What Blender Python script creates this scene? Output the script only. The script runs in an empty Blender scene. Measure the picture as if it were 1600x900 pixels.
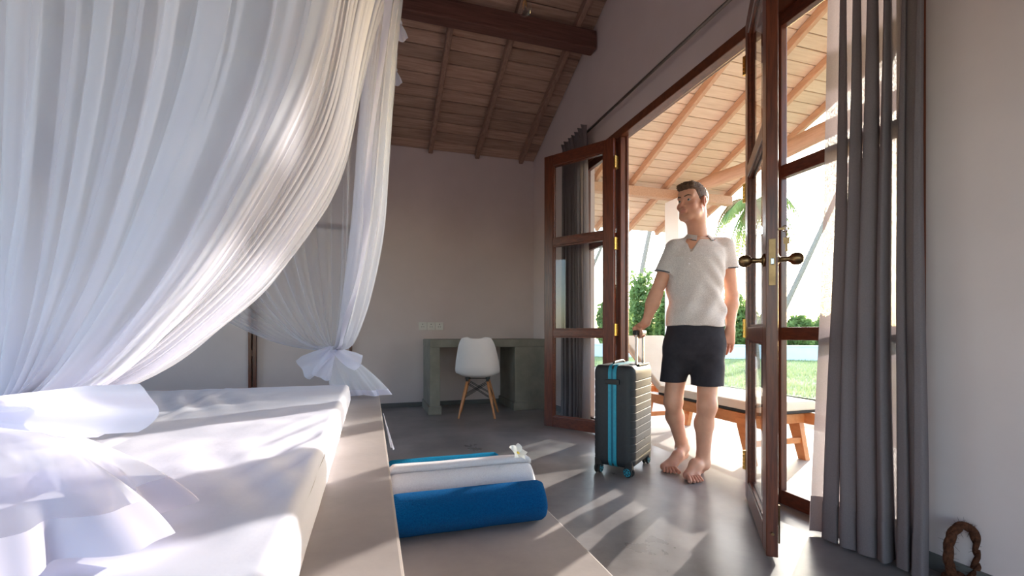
import bpy, bmesh, math, random
import numpy as np
from mathutils import Vector, Matrix, noise as mnoise

random.seed(7)
rng = np.random.default_rng(7)
scene = bpy.context.scene
col = scene.collection

# ------------------------------------------------------------------ camera
F_PX, HORIZON, CAM_H, YAW = 711.0, 519.0, 0.88, math.radians(17.27)
SA, CA = math.sin(YAW), math.cos(YAW)
cam_data = bpy.data.cameras.new('camera')
cam_data.sensor_fit = 'HORIZONTAL'
cam_data.sensor_width = 36.0
cam_data.lens = 36.0 * F_PX / 1600.0
cam_data.shift_y = (HORIZON - 450.0) / 1600.0
cam_data.clip_start = 0.02
cam_data.clip_end = 500
camera = bpy.data.objects.new('camera', cam_data)
col.objects.link(camera)
camera.location = (0, 0, CAM_H)
camera.rotation_euler = (math.pi / 2, 0, -YAW)
scene.camera = camera

# ------------------------------------------------------------------ sky, sun, exposure
SUN_DIR = Vector((1.0, 0.63, 0.364)).normalized()      # towards the sun
world = bpy.data.worlds.new('sky')
scene.world = world
world.use_nodes = True
wn, wl = world.node_tree.nodes, world.node_tree.links
wn.clear()
sky = wn.new('ShaderNodeTexSky')
sky.sky_type = 'NISHITA'
sky.sun_disc = False
sky.sun_elevation = math.asin(SUN_DIR.z)
sky.sun_rotation = math.atan2(SUN_DIR.x, SUN_DIR.y)
sky.air_density = 1.0
sky.dust_density = 1.0
sky.ozone_density = 1.2
bg = wn.new('ShaderNodeBackground')
bg.inputs['Strength'].default_value = 0.82
wo = wn.new('ShaderNodeOutputWorld')
wl.new(sky.outputs[0], bg.inputs[0])
wl.new(bg.outputs[0], wo.inputs[0])

sun_data = bpy.data.lights.new('sun', 'SUN')
sun_data.energy = 5.8
sun_data.color = (1.0, 0.93, 0.85)
sun_data.angle = math.radians(0.7)
sun = bpy.data.objects.new('sun', sun_data)
col.objects.link(sun)
sun.rotation_euler = SUN_DIR.to_track_quat('Z', 'Y').to_euler()
sun.location = (20, 16, 8)

vs = scene.view_settings
vs.view_transform = 'Standard'
vs.look = 'None'
vs.exposure = 0.45
vs.gamma = 1.0
vs.use_curve_mapping = False
scene.cycles.max_bounces = 8
scene.cycles.diffuse_bounces = 6
scene.cycles.transparent_max_bounces = 24
scene.cycles.sample_clamp_indirect = 6.0
scene.cycles.caustics_reflective = False
scene.cycles.caustics_refractive = False

# ------------------------------------------------------------------ measuring helper: a photo pixel at a depth -> a place in the room
def at(px, py, d):
    u = (px - 800.0) / F_PX * d
    return Vector((u * CA + d * SA, d * CA - u * SA, CAM_H - (py - HORIZON) * d / F_PX))

# ------------------------------------------------------------------ material helpers
def new_mat(name):
    m = bpy.data.materials.new(name)
    m.use_nodes = True
    nt = m.node_tree
    nt.nodes.clear()
    out = nt.nodes.new('ShaderNodeOutputMaterial')
    return m, nt, out

def srgb(r, g, b):
    def f(c):
        c /= 255.0
        return c / 12.92 if c <= 0.04045 else ((c + 0.055) / 1.055) ** 2.4
    return (f(r), f(g), f(b), 1.0)

def pbr(name, c1, c2=None, rough=0.6, scale=6.0, stretch=(1, 1, 1), bump=0.0, bscale=60.0, detail=6.0,
        rand=0.0, metal=0.0, spec=0.5, rough2=None, sheen=0.0, coord='Object', contrast=(0.3, 0.7), transl=0.0, coat=0.0):
    m, nt, out = new_mat(name)
    N, L = nt.nodes, nt.links
    p = N.new('ShaderNodeBsdfPrincipled')
    p.inputs['Roughness'].default_value = rough
    p.inputs['Metallic'].default_value = metal
    p.inputs['Specular IOR Level'].default_value = spec
    if sheen:
        p.inputs['Sheen Weight'].default_value = sheen
        p.inputs['Sheen Roughness'].default_value = 0.5
    if coat:
        p.inputs['Coat Weight'].default_value = coat
        p.inputs['Coat Roughness'].default_value = 0.15
    tc = N.new('ShaderNodeTexCoord')
    mp = N.new('ShaderNodeMapping')
    mp.inputs['Scale'].default_value = stretch
    L.new(tc.outputs[coord], mp.inputs['Vector'])
    vec = mp.outputs[0]
    if rand:
        oi = N.new('ShaderNodeObjectInfo')
        ad = N.new('ShaderNodeVectorMath')
        ad.operation = 'ADD'
        ml = N.new('ShaderNodeVectorMath')
        ml.operation = 'SCALE'
        ml.inputs[0].default_value = (13.7, 7.1, 29.3)
        L.new(oi.outputs['Random'], ml.inputs['Scale'])
        L.new(vec, ad.inputs[0])
        L.new(ml.outputs[0], ad.inputs[1])
        vec = ad.outputs[0]
    nz = N.new('ShaderNodeTexNoise')
    nz.inputs['Scale'].default_value = scale
    nz.inputs['Detail'].default_value = detail
    nz.inputs['Roughness'].default_value = 0.6
    L.new(vec, nz.inputs['Vector'])
    if c2 is None:
        c2 = c1
    rp = N.new('ShaderNodeValToRGB')
    rp.color_ramp.elements[0].position = contrast[0]
    rp.color_ramp.elements[1].position = contrast[1]
    rp.color_ramp.elements[0].color = c1
    rp.color_ramp.elements[1].color = c2
    L.new(nz.outputs[0], rp.inputs[0])
    colr = rp.outputs[0]
    if rand:
        hs = N.new('ShaderNodeHueSaturation')
        mr = N.new('ShaderNodeMapRange')
        mr.inputs['To Min'].default_value = 1.0 - rand
        mr.inputs['To Max'].default_value = 1.0 + rand
        L.new(oi.outputs['Random'], mr.inputs['Value'])
        L.new(mr.outputs[0], hs.inputs['Value'])
        L.new(colr, hs.inputs['Color'])
        colr = hs.outputs[0]
    L.new(colr, p.inputs['Base Color'])
    if rough2 is not None:
        mr2 = N.new('ShaderNodeMapRange')
        mr2.inputs['To Min'].default_value = rough
        mr2.inputs['To Max'].default_value = rough2
        L.new(nz.outputs[0], mr2.inputs['Value'])
        L.new(mr2.outputs[0], p.inputs['Roughness'])
    if bump:
        nb = N.new('ShaderNodeTexNoise')
        nb.inputs['Scale'].default_value = bscale
        nb.inputs['Detail'].default_value = 4.0
        L.new(vec, nb.inputs['Vector'])
        bp = N.new('ShaderNodeBump')
        bp.inputs['Strength'].default_value = bump
        bp.inputs['Distance'].default_value = 0.01
        L.new(nb.outputs[0], bp.inputs['Height'])
        L.new(bp.outputs[0], p.inputs['Normal'])
    surf = p.outputs[0]
    if transl:
        t = N.new('ShaderNodeBsdfTranslucent')
        L.new(colr, t.inputs['Color'])
        mx = N.new('ShaderNodeMixShader')
        mx.inputs[0].default_value = transl
        L.new(p.outputs[0], mx.inputs[1])
        L.new(t.outputs[0], mx.inputs[2])
        surf = mx.outputs[0]
    L.new(surf, out.inputs[0])
    return m

def cloth_mat(name, color, transparent=0.0, transl=0.4, weave=0.0, wscale=300.0):
    m, nt, out = new_mat(name)
    N, L = nt.nodes, nt.links
    d = N.new('ShaderNodeBsdfDiffuse')
    d.inputs[0].default_value = color
    t = N.new('ShaderNodeBsdfTranslucent')
    t.inputs[0].default_value = color
    mx = N.new('ShaderNodeMixShader')
    mx.inputs[0].default_value = transl
    L.new(d.outputs[0], mx.inputs[1])
    L.new(t.outputs[0], mx.inputs[2])
    last = mx.outputs[0]
    if transparent:
        tr = N.new('ShaderNodeBsdfTransparent')
        m2 = N.new('ShaderNodeMixShader')
        m2.inputs[0].default_value = transparent
        if weave:
            tc = N.new('ShaderNodeTexCoord')
            nz = N.new('ShaderNodeTexNoise')
            nz.inputs['Scale'].default_value = wscale
            nz.inputs['Detail'].default_value = 2.0
            L.new(tc.outputs['Object'], nz.inputs['Vector'])
            mr = N.new('ShaderNodeMapRange')
            mr.inputs['From Min'].default_value = 0.3
            mr.inputs['From Max'].default_value = 0.7
            mr.inputs['To Min'].default_value = transparent - weave
            mr.inputs['To Max'].default_value = transparent + weave
            L.new(nz.outputs[0], mr.inputs['Value'])
            L.new(mr.outputs[0], m2.inputs[0])
        L.new(last, m2.inputs[1])
        L.new(tr.outputs[0], m2.inputs[2])
        last = m2.outputs[0]
    L.new(last, out.inputs[0])
    return m

def glass_mat(name, tint=(0.97, 0.985, 0.98, 1), ior=1.45):
    m, nt, out = new_mat(name)
    N, L = nt.nodes, nt.links
    tr = N.new('ShaderNodeBsdfTransparent')
    tr.inputs[0].default_value = tint
    gl = N.new('ShaderNodeBsdfGlossy')
    gl.inputs['Roughness'].default_value = 0.01
    fr = N.new('ShaderNodeFresnel')
    fr.inputs['IOR'].default_value = ior
    geo = N.new('ShaderNodeNewGeometry')
    inv = N.new('ShaderNodeMath'); inv.operation = 'SUBTRACT'; inv.inputs[0].default_value = 1.0
    L.new(geo.outputs['Backfacing'], inv.inputs[1])
    fm = N.new('ShaderNodeMath'); fm.operation = 'MULTIPLY'      # reflect at the entry face only
    L.new(fr.outputs[0], fm.inputs[0]); L.new(inv.outputs[0], fm.inputs[1])
    mx = N.new('ShaderNodeMixShader')
    L.new(fm.outputs[0], mx.inputs[0])
    L.new(tr.outputs[0], mx.inputs[1])
    L.new(gl.outputs[0], mx.inputs[2])
    L.new(mx.outputs[0], out.inputs[0])
    return m

M = {}
M['plaster'] = pbr('plaster', srgb(205, 188, 185), srgb(214, 197, 194), rough=0.85, scale=1.4, bump=0.06, bscale=35, spec=0.2)
M['concrete_floor'] = pbr('polished_concrete', srgb(108, 104, 104), srgb(162, 157, 156), rough=0.20, rough2=0.42, scale=2.2,
                          detail=9, bump=0.05, bscale=9, spec=0.5, contrast=(0.32, 0.68))
M['concrete_bed'] = pbr('bed_concrete', srgb(160, 150, 146), srgb(178, 168, 163), rough=0.5, scale=4, detail=8, bump=0.05, bscale=40, spec=0.4)
M['concrete_desk'] = pbr('desk_concrete', srgb(120, 116, 106), srgb(146, 140, 128), rough=0.6, scale=5, detail=8, bump=0.06, bscale=30, spec=0.3)
M['baseboard'] = pbr('baseboard_cement', srgb(84, 82, 80), srgb(100, 97, 94), rough=0.6, scale=5)
M['porch_floor'] = pbr('porch_concrete', srgb(150, 145, 138), srgb(186, 180, 172), rough=0.45, rough2=0.6, scale=1.8, detail=8, bump=0.05, bscale=12)
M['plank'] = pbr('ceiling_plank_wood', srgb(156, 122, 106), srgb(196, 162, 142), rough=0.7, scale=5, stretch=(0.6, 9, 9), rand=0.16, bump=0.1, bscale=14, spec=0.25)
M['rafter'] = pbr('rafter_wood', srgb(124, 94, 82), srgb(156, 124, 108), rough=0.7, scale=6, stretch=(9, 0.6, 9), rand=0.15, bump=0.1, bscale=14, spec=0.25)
M['beam'] = pbr('beam_wood', srgb(84, 54, 47), srgb(116, 78, 68), rough=0.6, scale=6, stretch=(0.5, 9, 9), bump=0.15, bscale=12, spec=0.3)
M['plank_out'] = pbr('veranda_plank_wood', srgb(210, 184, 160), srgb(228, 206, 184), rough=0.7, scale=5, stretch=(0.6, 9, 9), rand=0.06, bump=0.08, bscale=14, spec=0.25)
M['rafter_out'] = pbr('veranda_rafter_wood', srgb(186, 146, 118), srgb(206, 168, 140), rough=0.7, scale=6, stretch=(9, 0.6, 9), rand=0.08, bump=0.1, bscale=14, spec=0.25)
M['door_wood'] = pbr('door_wood', srgb(70, 32, 20), srgb(116, 58, 36), rough=0.32, scale=9, stretch=(8, 8, 0.7), rand=0.08, bump=0.06, bscale=20, spec=0.5, detail=8)
M['rail_wood'] = pbr('door_rail_wood', srgb(70, 32, 20), srgb(116, 58, 36), rough=0.32, scale=9, stretch=(2.5, 2.5, 9), rand=0.08, bump=0.06, bscale=20, spec=0.5, detail=8)
M['frame_wood'] = pbr('frame_wood', srgb(88, 46, 28), srgb(120, 66, 40), rough=0.4, scale=8, stretch=(6, 3, 3), bump=0.06, bscale=20)
M['glass'] = glass_mat('window_glass')
M['brass'] = pbr('brass', srgb(222, 170, 84), srgb(240, 196, 110), rough=0.28, metal=1.0, scale=30)
M['antique_brass'] = pbr('antique_brass', srgb(112, 86, 60), srgb(146, 116, 82), rough=0.35, metal=1.0, scale=20)
M['steel'] = pbr('brushed_steel', srgb(176, 172, 168), srgb(200, 196, 192), rough=0.3, metal=1.0, scale=30)
M['rod'] = pbr('rod_steel', srgb(120, 112, 106), srgb(140, 132, 126), rough=0.4, metal=1.0, scale=30)
M['net'] = cloth_mat('net', (0.90, 0.90, 0.97, 1), transparent=0.62, transl=0.45)
M['net_dense'] = cloth_mat('net_dense', (0.90, 0.90, 0.97, 1), transparent=0.42, transl=0.45)
M['ribbon'] = cloth_mat('ribbon', (0.82, 0.80, 0.93, 1), transl=0.35)
M['curtain'] = cloth_mat('curtain', srgb(140, 128, 130), transparent=0.04, transl=0.40, weave=0.05, wscale=220)
M['sheet'] = pbr('bed_sheet', srgb(222, 222, 236), srgb(230, 230, 242), rough=0.9, scale=3, bump=0.12, bscale=18, spec=0.1)
M['towel_blue'] = pbr('towel_blue', srgb(0, 78, 138), srgb(0, 104, 168), rough=1.0, scale=180, bump=0.9, bscale=420, spec=0.0, sheen=0.06)
M['towel_blue_sunlit'] = pbr('towel_blue_sunlit', srgb(0, 112, 160), srgb(20, 146, 190), rough=1.0, scale=180, bump=0.9, bscale=420, spec=0.0, sheen=0.06)  # blue towel again, sunlight on the third roll put into the lighter colour
M['towel_white'] = pbr('towel_white', srgb(232, 226, 230), srgb(242, 238, 240), rough=1.0, scale=160, bump=0.6, bscale=380, spec=0.1, sheen=0.2)
M['petal'] = pbr('petal', srgb(250, 248, 238), srgb(252, 250, 244), rough=0.6, scale=20, transl=0.3)
M['petal_core'] = pbr('petal_core', srgb(250, 222, 90), srgb(250, 210, 60), rough=0.6, scale=20)
M['white_plastic'] = pbr('white_plastic', srgb(226, 216, 214), srgb(230, 221, 219), rough=0.35, scale=4)
M['socket_plastic'] = pbr('socket_plastic', srgb(214, 206, 198), srgb(218, 210, 202), rough=0.4, scale=4)
M['black'] = pbr('black_plastic', srgb(20, 20, 22), srgb(26, 26, 28), rough=0.45, scale=10)
M['black_wire'] = pbr('black_wire', srgb(16, 16, 17), srgb(22, 22, 23), rough=0.4, scale=10)
M['case'] = pbr('case_shell', srgb(30, 32, 36), srgb(40, 43, 47), rough=0.5, rough2=0.62, scale=90, bump=0.12, bscale=300)
M['teal'] = pbr('teal_strip', srgb(28, 132, 156), srgb(40, 150, 172), rough=0.5, scale=60)
M['teal_dark'] = pbr('teal_zip', srgb(12, 92, 116), srgb(20, 104, 126), rough=0.6, scale=200)
M['chair_leg'] = pbr('beech_leg', srgb(176, 114, 70), srgb(202, 140, 92), rough=0.45, scale=8, stretch=(8, 8, 0.8))
M['lounger_wood'] = pbr('lounger_wood', srgb(192, 124, 72), srgb(218, 152, 98), rough=0.5, scale=7, stretch=(3, 1, 3), rand=0.08, bump=0.05)
M['cushion'] = pbr('cushion_cream', srgb(226, 216, 198), srgb(234, 226, 210), rough=0.9, scale=5, bump=0.05, bscale=200)
M['cushion_dark'] = pbr('cushion_piping', srgb(46, 46, 46), srgb(56, 56, 56), rough=0.9, scale=5)
M['white_paint'] = pbr('white_paint', srgb(236, 234, 232), srgb(242, 240, 238), rough=0.8, scale=2, bump=0.04)
M['garden_wall'] = pbr('garden_wall_paint', srgb(222, 224, 226), srgb(234, 235, 236), rough=0.85, scale=1.5)
M['grass'] = pbr('lawn_grass', srgb(134, 146, 106), srgb(176, 184, 142), rough=0.9, scale=3, detail=10, bump=0.6, bscale=40, spec=0.1)
M['blade'] = pbr('grass_blade', srgb(140, 154, 108), srgb(184, 194, 146), rough=0.8, scale=1.5, spec=0.1, transl=0.4)
M['gravel'] = pbr('sandy_gravel', srgb(150, 134, 120), srgb(196, 182, 168), rough=0.95, scale=14, detail=10, bump=0.8, bscale=24, spec=0.1)
M['leaf'] = pbr('bush_leaf', srgb(92, 120, 66), srgb(156, 176, 104), rough=0.6, scale=1.2, transl=0.45, spec=0.3)
M['leaf2'] = pbr('shrub_leaf', srgb(104, 132, 80), srgb(168, 186, 118), rough=0.6, scale=1.2, transl=0.45, spec=0.3)
M['frond'] = pbr('palm_frond', srgb(112, 142, 84), srgb(184, 192, 112), rough=0.5, scale=2.0, transl=0.4, spec=0.3)
M['frond_dry'] = pbr('dry_frond', srgb(150, 118, 78), srgb(176, 146, 100), rough=0.8, scale=3, transl=0.2)
M['trunk'] = pbr('palm_trunk', srgb(138, 124, 112), srgb(166, 152, 140), rough=0.9, scale=6, stretch=(1, 1, 5), bump=0.3, bscale=20)
M['branch'] = pbr('branch', srgb(96, 78, 60), srgb(118, 98, 78), rough=0.9, scale=6)
M['coir'] = pbr('coir_rope', srgb(62, 36, 26), srgb(98, 60, 42), rough=0.95, scale=60, bump=0.8, bscale=150, spec=0.1)
M['bamboo'] = pbr('bamboo', srgb(196, 176, 120), srgb(214, 196, 146), rough=0.5, scale=10, stretch=(3, 1, 3))
M['skin'] = None
M['hair'] = pbr('hair', srgb(70, 48, 34), srgb(122, 88, 62), rough=0.55, scale=90, stretch=(1, 1, 0.4), bump=0.8, bscale=240, spec=0.4)
M['shirt'] = pbr('heather_jersey', srgb(194, 184, 180), srgb(220, 211, 206), rough=0.95, scale=260, bump=0.15, bscale=500, spec=0.1, contrast=(0.4, 0.6))
M['shirt_trim'] = pbr('navy_trim', srgb(44, 50, 60), srgb(52, 58, 68), rough=0.9, scale=60)
M['shorts'] = pbr('charcoal_shorts', srgb(46, 44, 50), srgb(54, 52, 58), rough=0.85, scale=30, bump=0.1, bscale=300, spec=0.2)
M['eye'] = pbr('eye_white', srgb(186, 176, 170), srgb(192, 182, 176), rough=0.25, scale=5)
M['iris'] = pbr('iris', srgb(62, 66, 62), srgb(70, 74, 70), rough=0.2, scale=5)
M['rubber'] = pbr('rubber_tyre', srgb(24, 25, 27), srgb(30, 31, 33), rough=0.7, scale=40)

# ------------------------------------------------------------------ object helpers
def tag(o, label=None, cat=None, group=None, kind=None):
    if label: o['label'] = label
    if cat: o['category'] = cat
    if group: o['group'] = group
    if kind: o['kind'] = kind
    return o

def empty(name, loc=(0, 0, 0), rotz=0.0, label=None, cat=None, group=None, kind=None):
    o = bpy.data.objects.new(name, None)
    col.objects.link(o)
    o.location = loc
    o.rotation_euler = (0, 0, rotz)
    o.empty_display_size = 0.05
    return tag(o, label, cat, group, kind)

def _adopt(o, parent, world_coords):
    if parent is not None:
        o.parent = parent
        if world_coords:
            pm = Matrix.Translation(parent.location) @ parent.rotation_euler.to_matrix().to_4x4()
            o.matrix_parent_inverse = pm.inverted()

def mesh(name, verts, faces, mat, parent=None, smooth=False, w=True, uvs=None):
    """w: vertex coordinates are room coordinates even when the object has a parent."""
    me = bpy.data.meshes.new(name)
    me.from_pydata([tuple(v) for v in verts], [], [tuple(f) for f in faces])
    me.update()
    if smooth:
        me.polygons.foreach_set('use_smooth', [True] * len(me.polygons))
    if mat is not None:
        me.materials.append(mat)
    o = bpy.data.objects.new(name, me)
    col.objects.link(o)
    _adopt(o, parent, w)
    return o

def from_bm(name, bm, mat, parent=None, smooth=False, w=True):
    me = bpy.data.meshes.new(name)
    bm.to_mesh(me)
    bm.free()
    if smooth:
        me.polygons.foreach_set('use_smooth', [True] * len(me.polygons))
    if mat is not None:
        me.materials.append(mat)
    o = bpy.data.objects.new(name, me)
    col.objects.link(o)
    _adopt(o, parent, w)
    return o

def share(name, me, matrix, parent=None, w=True):
    o = bpy.data.objects.new(name, me)
    col.objects.link(o)
    _adopt(o, parent, w)
    o.matrix_basis = matrix
    return o

class MB:
    """collects boxes, tubes and sheets into one mesh"""
    def __init__(self):
        self.v, self.f = [], []
    def add(self, verts, faces):
        b = len(self.v)
        self.v += [tuple(p) for p in verts]
        self.f += [tuple(i + b for i in f) for f in faces]
        return self
    def box(self, lo, hi, mtx=None):
        x0, y0, z0 = lo
        x1, y1, z1 = hi
        vs_ = [Vector(p) for p in ((x0, y0, z0), (x1, y0, z0), (x1, y1, z0), (x0, y1, z0), (x0, y0, z1), (x1, y0, z1), (x1, y1, z1), (x0, y1, z1))]
        if mtx is not None:
            vs_ = [mtx @ p for p in vs_]
        return self.add(vs_, [(0, 3, 2, 1), (4, 5, 6, 7), (0, 1, 5, 4), (1, 2, 6, 5), (2, 3, 7, 6), (3, 0, 4, 7)])
    def tube(self, pts, radii, n=10, cap=True, squash=None):
        pts = [Vector(p) for p in pts]
        if not hasattr(radii, '__len__'):
            radii = [radii] * len(pts)
        rings = []
        up = None
        for i, p in enumerate(pts):
            t = (pts[min(i + 1, len(pts) - 1)] - pts[max(i - 1, 0)])
            t = t.normalized() if t.length > 1e-9 else Vector((0, 0, 1))
            if up is None:
                up = t.orthogonal().normalized()
            up = (up - t * up.dot(t))
            up = up.normalized() if up.length > 1e-6 else t.orthogonal().normalized()
            s = t.cross(up)
            rings.append([p + (up * math.cos(2 * math.pi * k / n) + s * math.sin(2 * math.pi * k / n)) * radii[i] for k in range(n)])
        b = len(self.v)
        for r in rings:
            self.v += [tuple(q) for q in r]
        for i in range(len(pts) - 1):
            for k in range(n):
                a, c = b + i * n + k, b + i * n + (k + 1) % n
                self.f.append((a, c, c + n, a + n))
        if cap:
            self.f.append(tuple(b + k for k in reversed(range(n))))
            self.f.append(tuple(b + (len(pts) - 1) * n + k for k in range(n)))
        return self
    def grid(self, fn, nu, nv, closed_u=False):
        b = len(self.v)
        for j in range(nv + 1):
            for i in range(nu + (0 if closed_u else 1)):
                self.v.append(tuple(fn(i / nu, j / nv)))
        w_ = nu if closed_u else nu + 1
        for j in range(nv):
            for i in range(nu):
                i2 = (i + 1) % w_ if closed_u else i + 1
                self.f.append((b + j * w_ + i, b + j * w_ + i2, b + (j + 1) * w_ + i2, b + (j + 1) * w_ + i))
        return self
    def lathe(self, profile, n=24, mtx=None):
        pts = []
        for r, z in profile:
            for k in range(n):
                a = 2 * math.pi * k / n
                p = Vector((r * math.cos(a), r * math.sin(a), z))
                pts.append(mtx @ p if mtx is not None else p)
        fs = []
        for i in range(len(profile) - 1):
            for k in range(n):
                k2 = (k + 1) % n
                fs.append((i * n + k, i * n + k2, (i + 1) * n + k2, (i + 1) * n + k))
        fs.append(tuple(reversed(range(n))))
        fs.append(tuple((len(profile) - 1) * n + k for k in range(n)))
        return self.add(pts, fs)
    def build(self, name, mat, parent=None, smooth=False, w=True):
        return mesh(name, self.v, self.f, mat, parent, smooth, w)

def bevel_box(name, lo, hi, mat, parent=None, bevel=0.006, seg=2, mtx=None, w=True, smooth=False):
    bm = bmesh.new()
    lo, hi = Vector(lo), Vector(hi)
    bmesh.ops.create_cube(bm, size=1.0)
    c, s = (lo + hi) / 2, hi - lo
    for v in bm.verts:
        v.co = Vector((v.co.x * s.x, v.co.y * s.y, v.co.z * s.z)) + c
    if bevel > 0:
        bmesh.ops.bevel(bm, geom=list(bm.edges), offset=bevel, segments=seg, profile=0.6, affect='EDGES')
    if mtx is not None:
        bm.transform(mtx)
    return from_bm(name, bm, mat, parent, smooth, w)

def smooth_path(pts, n):
    """Catmull-Rom through the points, n samples"""
    P = [Vector(p) for p in pts]
    P = [P[0] * 2 - P[1]] + P + [P[-1] * 2 - P[-2]]
    out_ = []
    m = len(P) - 3
    for i in range(n):
        t = i / (n - 1) * m
        k = min(int(t), m - 1)
        t -= k
        a, b, c, d = P[k], P[k + 1], P[k + 2], P[k + 3]
        out_.append(0.5 * ((2 * b) + (c - a) * t + (2 * a - 5 * b + 4 * c - d) * t * t + (3 * b - a - 3 * c + d) * t ** 3))
    return out_

# ================================================================== THE ROOM
XW, YB, XL, YF = 2.0, 5.5, -3.6, -2.5          # door wall, back wall, left wall, front wall (behind the camera)
RIDGE_Y, SLOPE = 1.5, 0.397
def roof_z(y):
    z = 3.07 + SLOPE * (5.5 - y)
    top = 3.07 + SLOPE * (5.5 - RIDGE_Y)
    return z if y >= RIDGE_Y else top - SLOPE * (RIDGE_Y - y)

def prism_x(mb, poly, x0, x1):
    """polygon in (y, z), extruded along x"""
    n = len(poly)
    v = [(x0, y, z) for y, z in poly] + [(x1, y, z) for y, z in poly]
    f = [tuple(range(n)), tuple(reversed(range(n, 2 * n)))]
    f += [(i, i + n, (i + 1) % n + n, (i + 1) % n) for i in range(n)]
    return mb.add(v, f)

OY0, OY1, OZ = 1.175, 4.12, 2.59               # the door and window opening in the right wall
# floor
floor = MB().box((XL - 0.15, YF - 0.15, -0.12), (2.1, YB + 0.15, 0.0)).build('floor', M['concrete_floor'])
tag(floor, 'grey polished concrete floor of the room', 'floor', kind='structure')
# right wall with the opening
mb = MB()
prism_x(mb, [(YF - .15, -.12), (OY0, -.12), (OY0, roof_z(OY0)), (YF - .15, roof_z(YF - .15))], XW, XW + .15)
prism_x(mb, [(OY0, OZ), (OY1, OZ), (OY1, roof_z(OY1)), (RIDGE_Y, roof_z(RIDGE_Y)), (OY0, roof_z(OY0))], XW, XW + .15)
prism_x(mb, [(OY1, -.12), (YB + .15, -.12), (YB + .15, roof_z(YB + .15)), (OY1, roof_z(OY1))], XW, XW + .15)
tag(mb.build('wall_right', M['plaster']), 'off-white plastered gable wall around the glazed doors', 'wall', kind='structure')
# left wall with two unseen windows, added to brighten the room
mb = MB()
LW0, LW1 = .9, 2.45
left_fill_wins = [(-1.9, .1), (3.45, 5.2)]
prism_x(mb, [(YF - .15, -.12), (YB + .15, -.12), (YB + .15, LW0), (YF - .15, LW0)], XL - .15, XL)
ys = [YF - .15, left_fill_wins[0][0], left_fill_wins[0][1], left_fill_wins[1][0], left_fill_wins[1][1], YB + .15]
for a, b in ((ys[0], ys[1]), (ys[2], ys[3]), (ys[4], ys[5])):
    prism_x(mb, [(a, LW0), (b, LW0), (b, LW1), (a, LW1)], XL - .15, XL)
prism_x(mb, [(YF - .15, LW1), (YB + .15, LW1), (YB + .15, roof_z(YB + .15)), (RIDGE_Y, roof_z(RIDGE_Y)), (YF - .15, roof_z(YF - .15))], XL - .15, XL)
tag(mb.build('wall_left', M['plaster']), 'off-white plastered wall at the head of the bed', 'wall', kind='structure')
for i, (a, b) in enumerate(left_fill_wins):
    e = empty('window_%d' % (5 + i), (XL - .1, (a + b) / 2, LW0), label='unseen wooden window added for fill light in the bed-head wall, %s' % ('behind the viewer' if i == 0 else 'near the back wall'), cat='window', kind='structure')
    for nm, lo, hi in (('sill', (XL - .13, a, LW0), (XL - .07, b, LW0 + .06)), ('head', (XL - .13, a, LW1 - .06), (XL - .07, b, LW1)),
                       ('stile', (XL - .13, a, LW0 + .06), (XL - .07, a + .06, LW1 - .06)), ('stile', (XL - .13, b - .06, LW0 + .06), (XL - .07, b, LW1 - .06)),
                       ('mullion', (XL - .13, (a + b) / 2 - .03, LW0 + .06), (XL - .07, (a + b) / 2 + .03, LW1 - .06))):
        bevel_box(nm, lo, hi, M['frame_wood'], e, bevel=.004, seg=1)
# back wall with a doorway
DX0, DX1, DZ = -1.25, -0.20, 2.1
mb = MB()
ztop = roof_z(YB)
mb.box((XL, YB, -.12), (DX0, YB + .15, ztop)).box((DX1, YB, -.12), (XW, YB + .15, ztop)).box((DX0, YB, DZ), (DX1, YB + .15, ztop))
tag(mb.build('wall_back', M['plaster']), 'off-white plastered back wall behind the concrete desk', 'wall', kind='structure')
# front wall (behind the camera) with two unseen windows, added and widened for fill light
mb = MB()
zt = roof_z(YF)
WZ0, WZ1 = 0.15, 2.5
rear_fill_wins = [(-3.2, -0.9), (-0.4, 1.7)]
mb.box((XL, YF - .15, -.12), (XW, YF, WZ0)).box((XL, YF - .15, WZ1), (XW, YF, zt))
for a, b in ((XL, rear_fill_wins[0][0]), (rear_fill_wins[0][1], rear_fill_wins[1][0]), (rear_fill_wins[1][1], XW)):
    mb.box((a, YF - .15, WZ0), (b, YF, WZ1))
tag(mb.build('wall_front', M['plaster']), 'off-white plastered wall behind the viewer', 'wall', kind='structure')
for i, (a, b) in enumerate(rear_fill_wins):
    e = empty('window_%d' % (3 + i), ((a + b) / 2, YF - .1, WZ0), label='unseen wide wooden window added for fill light in the wall behind the viewer, %s' % ('by the bed head' if i == 0 else 'by the door wall'), cat='window', kind='structure')
    for nm, lo, hi in (('sill', (a, YF - .13, WZ0), (b, YF - .07, WZ0 + .06)), ('head', (a, YF - .13, WZ1 - .06), (b, YF - .07, WZ1)),
                       ('stile', (a, YF - .13, WZ0 + .06), (a + .06, YF - .07, WZ1 - .06)), ('stile', (b - .06, YF - .13, WZ0 + .06), (b, YF - .07, WZ1 - .06)),
                       ('mullion', ((a + b) / 2 - .03, YF - .13, WZ0 + .06), ((a + b) / 2 + .03, YF - .07, WZ1 - .06))):
        bevel_box(nm, lo, hi, M['frame_wood'], e, bevel=.004, seg=1)

# baseboards
tag(MB().box((XL, YB - .012, 0), (DX0 - .02, YB, .05)).box((DX1 + .02, YB - .012, 0), (XW, YB, .05)).build('baseboard_back', M['baseboard']),
    'dark grey cement skirting along the back wall', 'baseboard', kind='structure')
tag(MB().box((XW - .012, OY1, 0), (XW, YB - .012, .06)).box((XW - .012, YF, 0), (XW, OY0, .06)).build('baseboard_right', M['baseboard']),
    'grey cement skirting along the door wall', 'baseboard', kind='structure')

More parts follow.
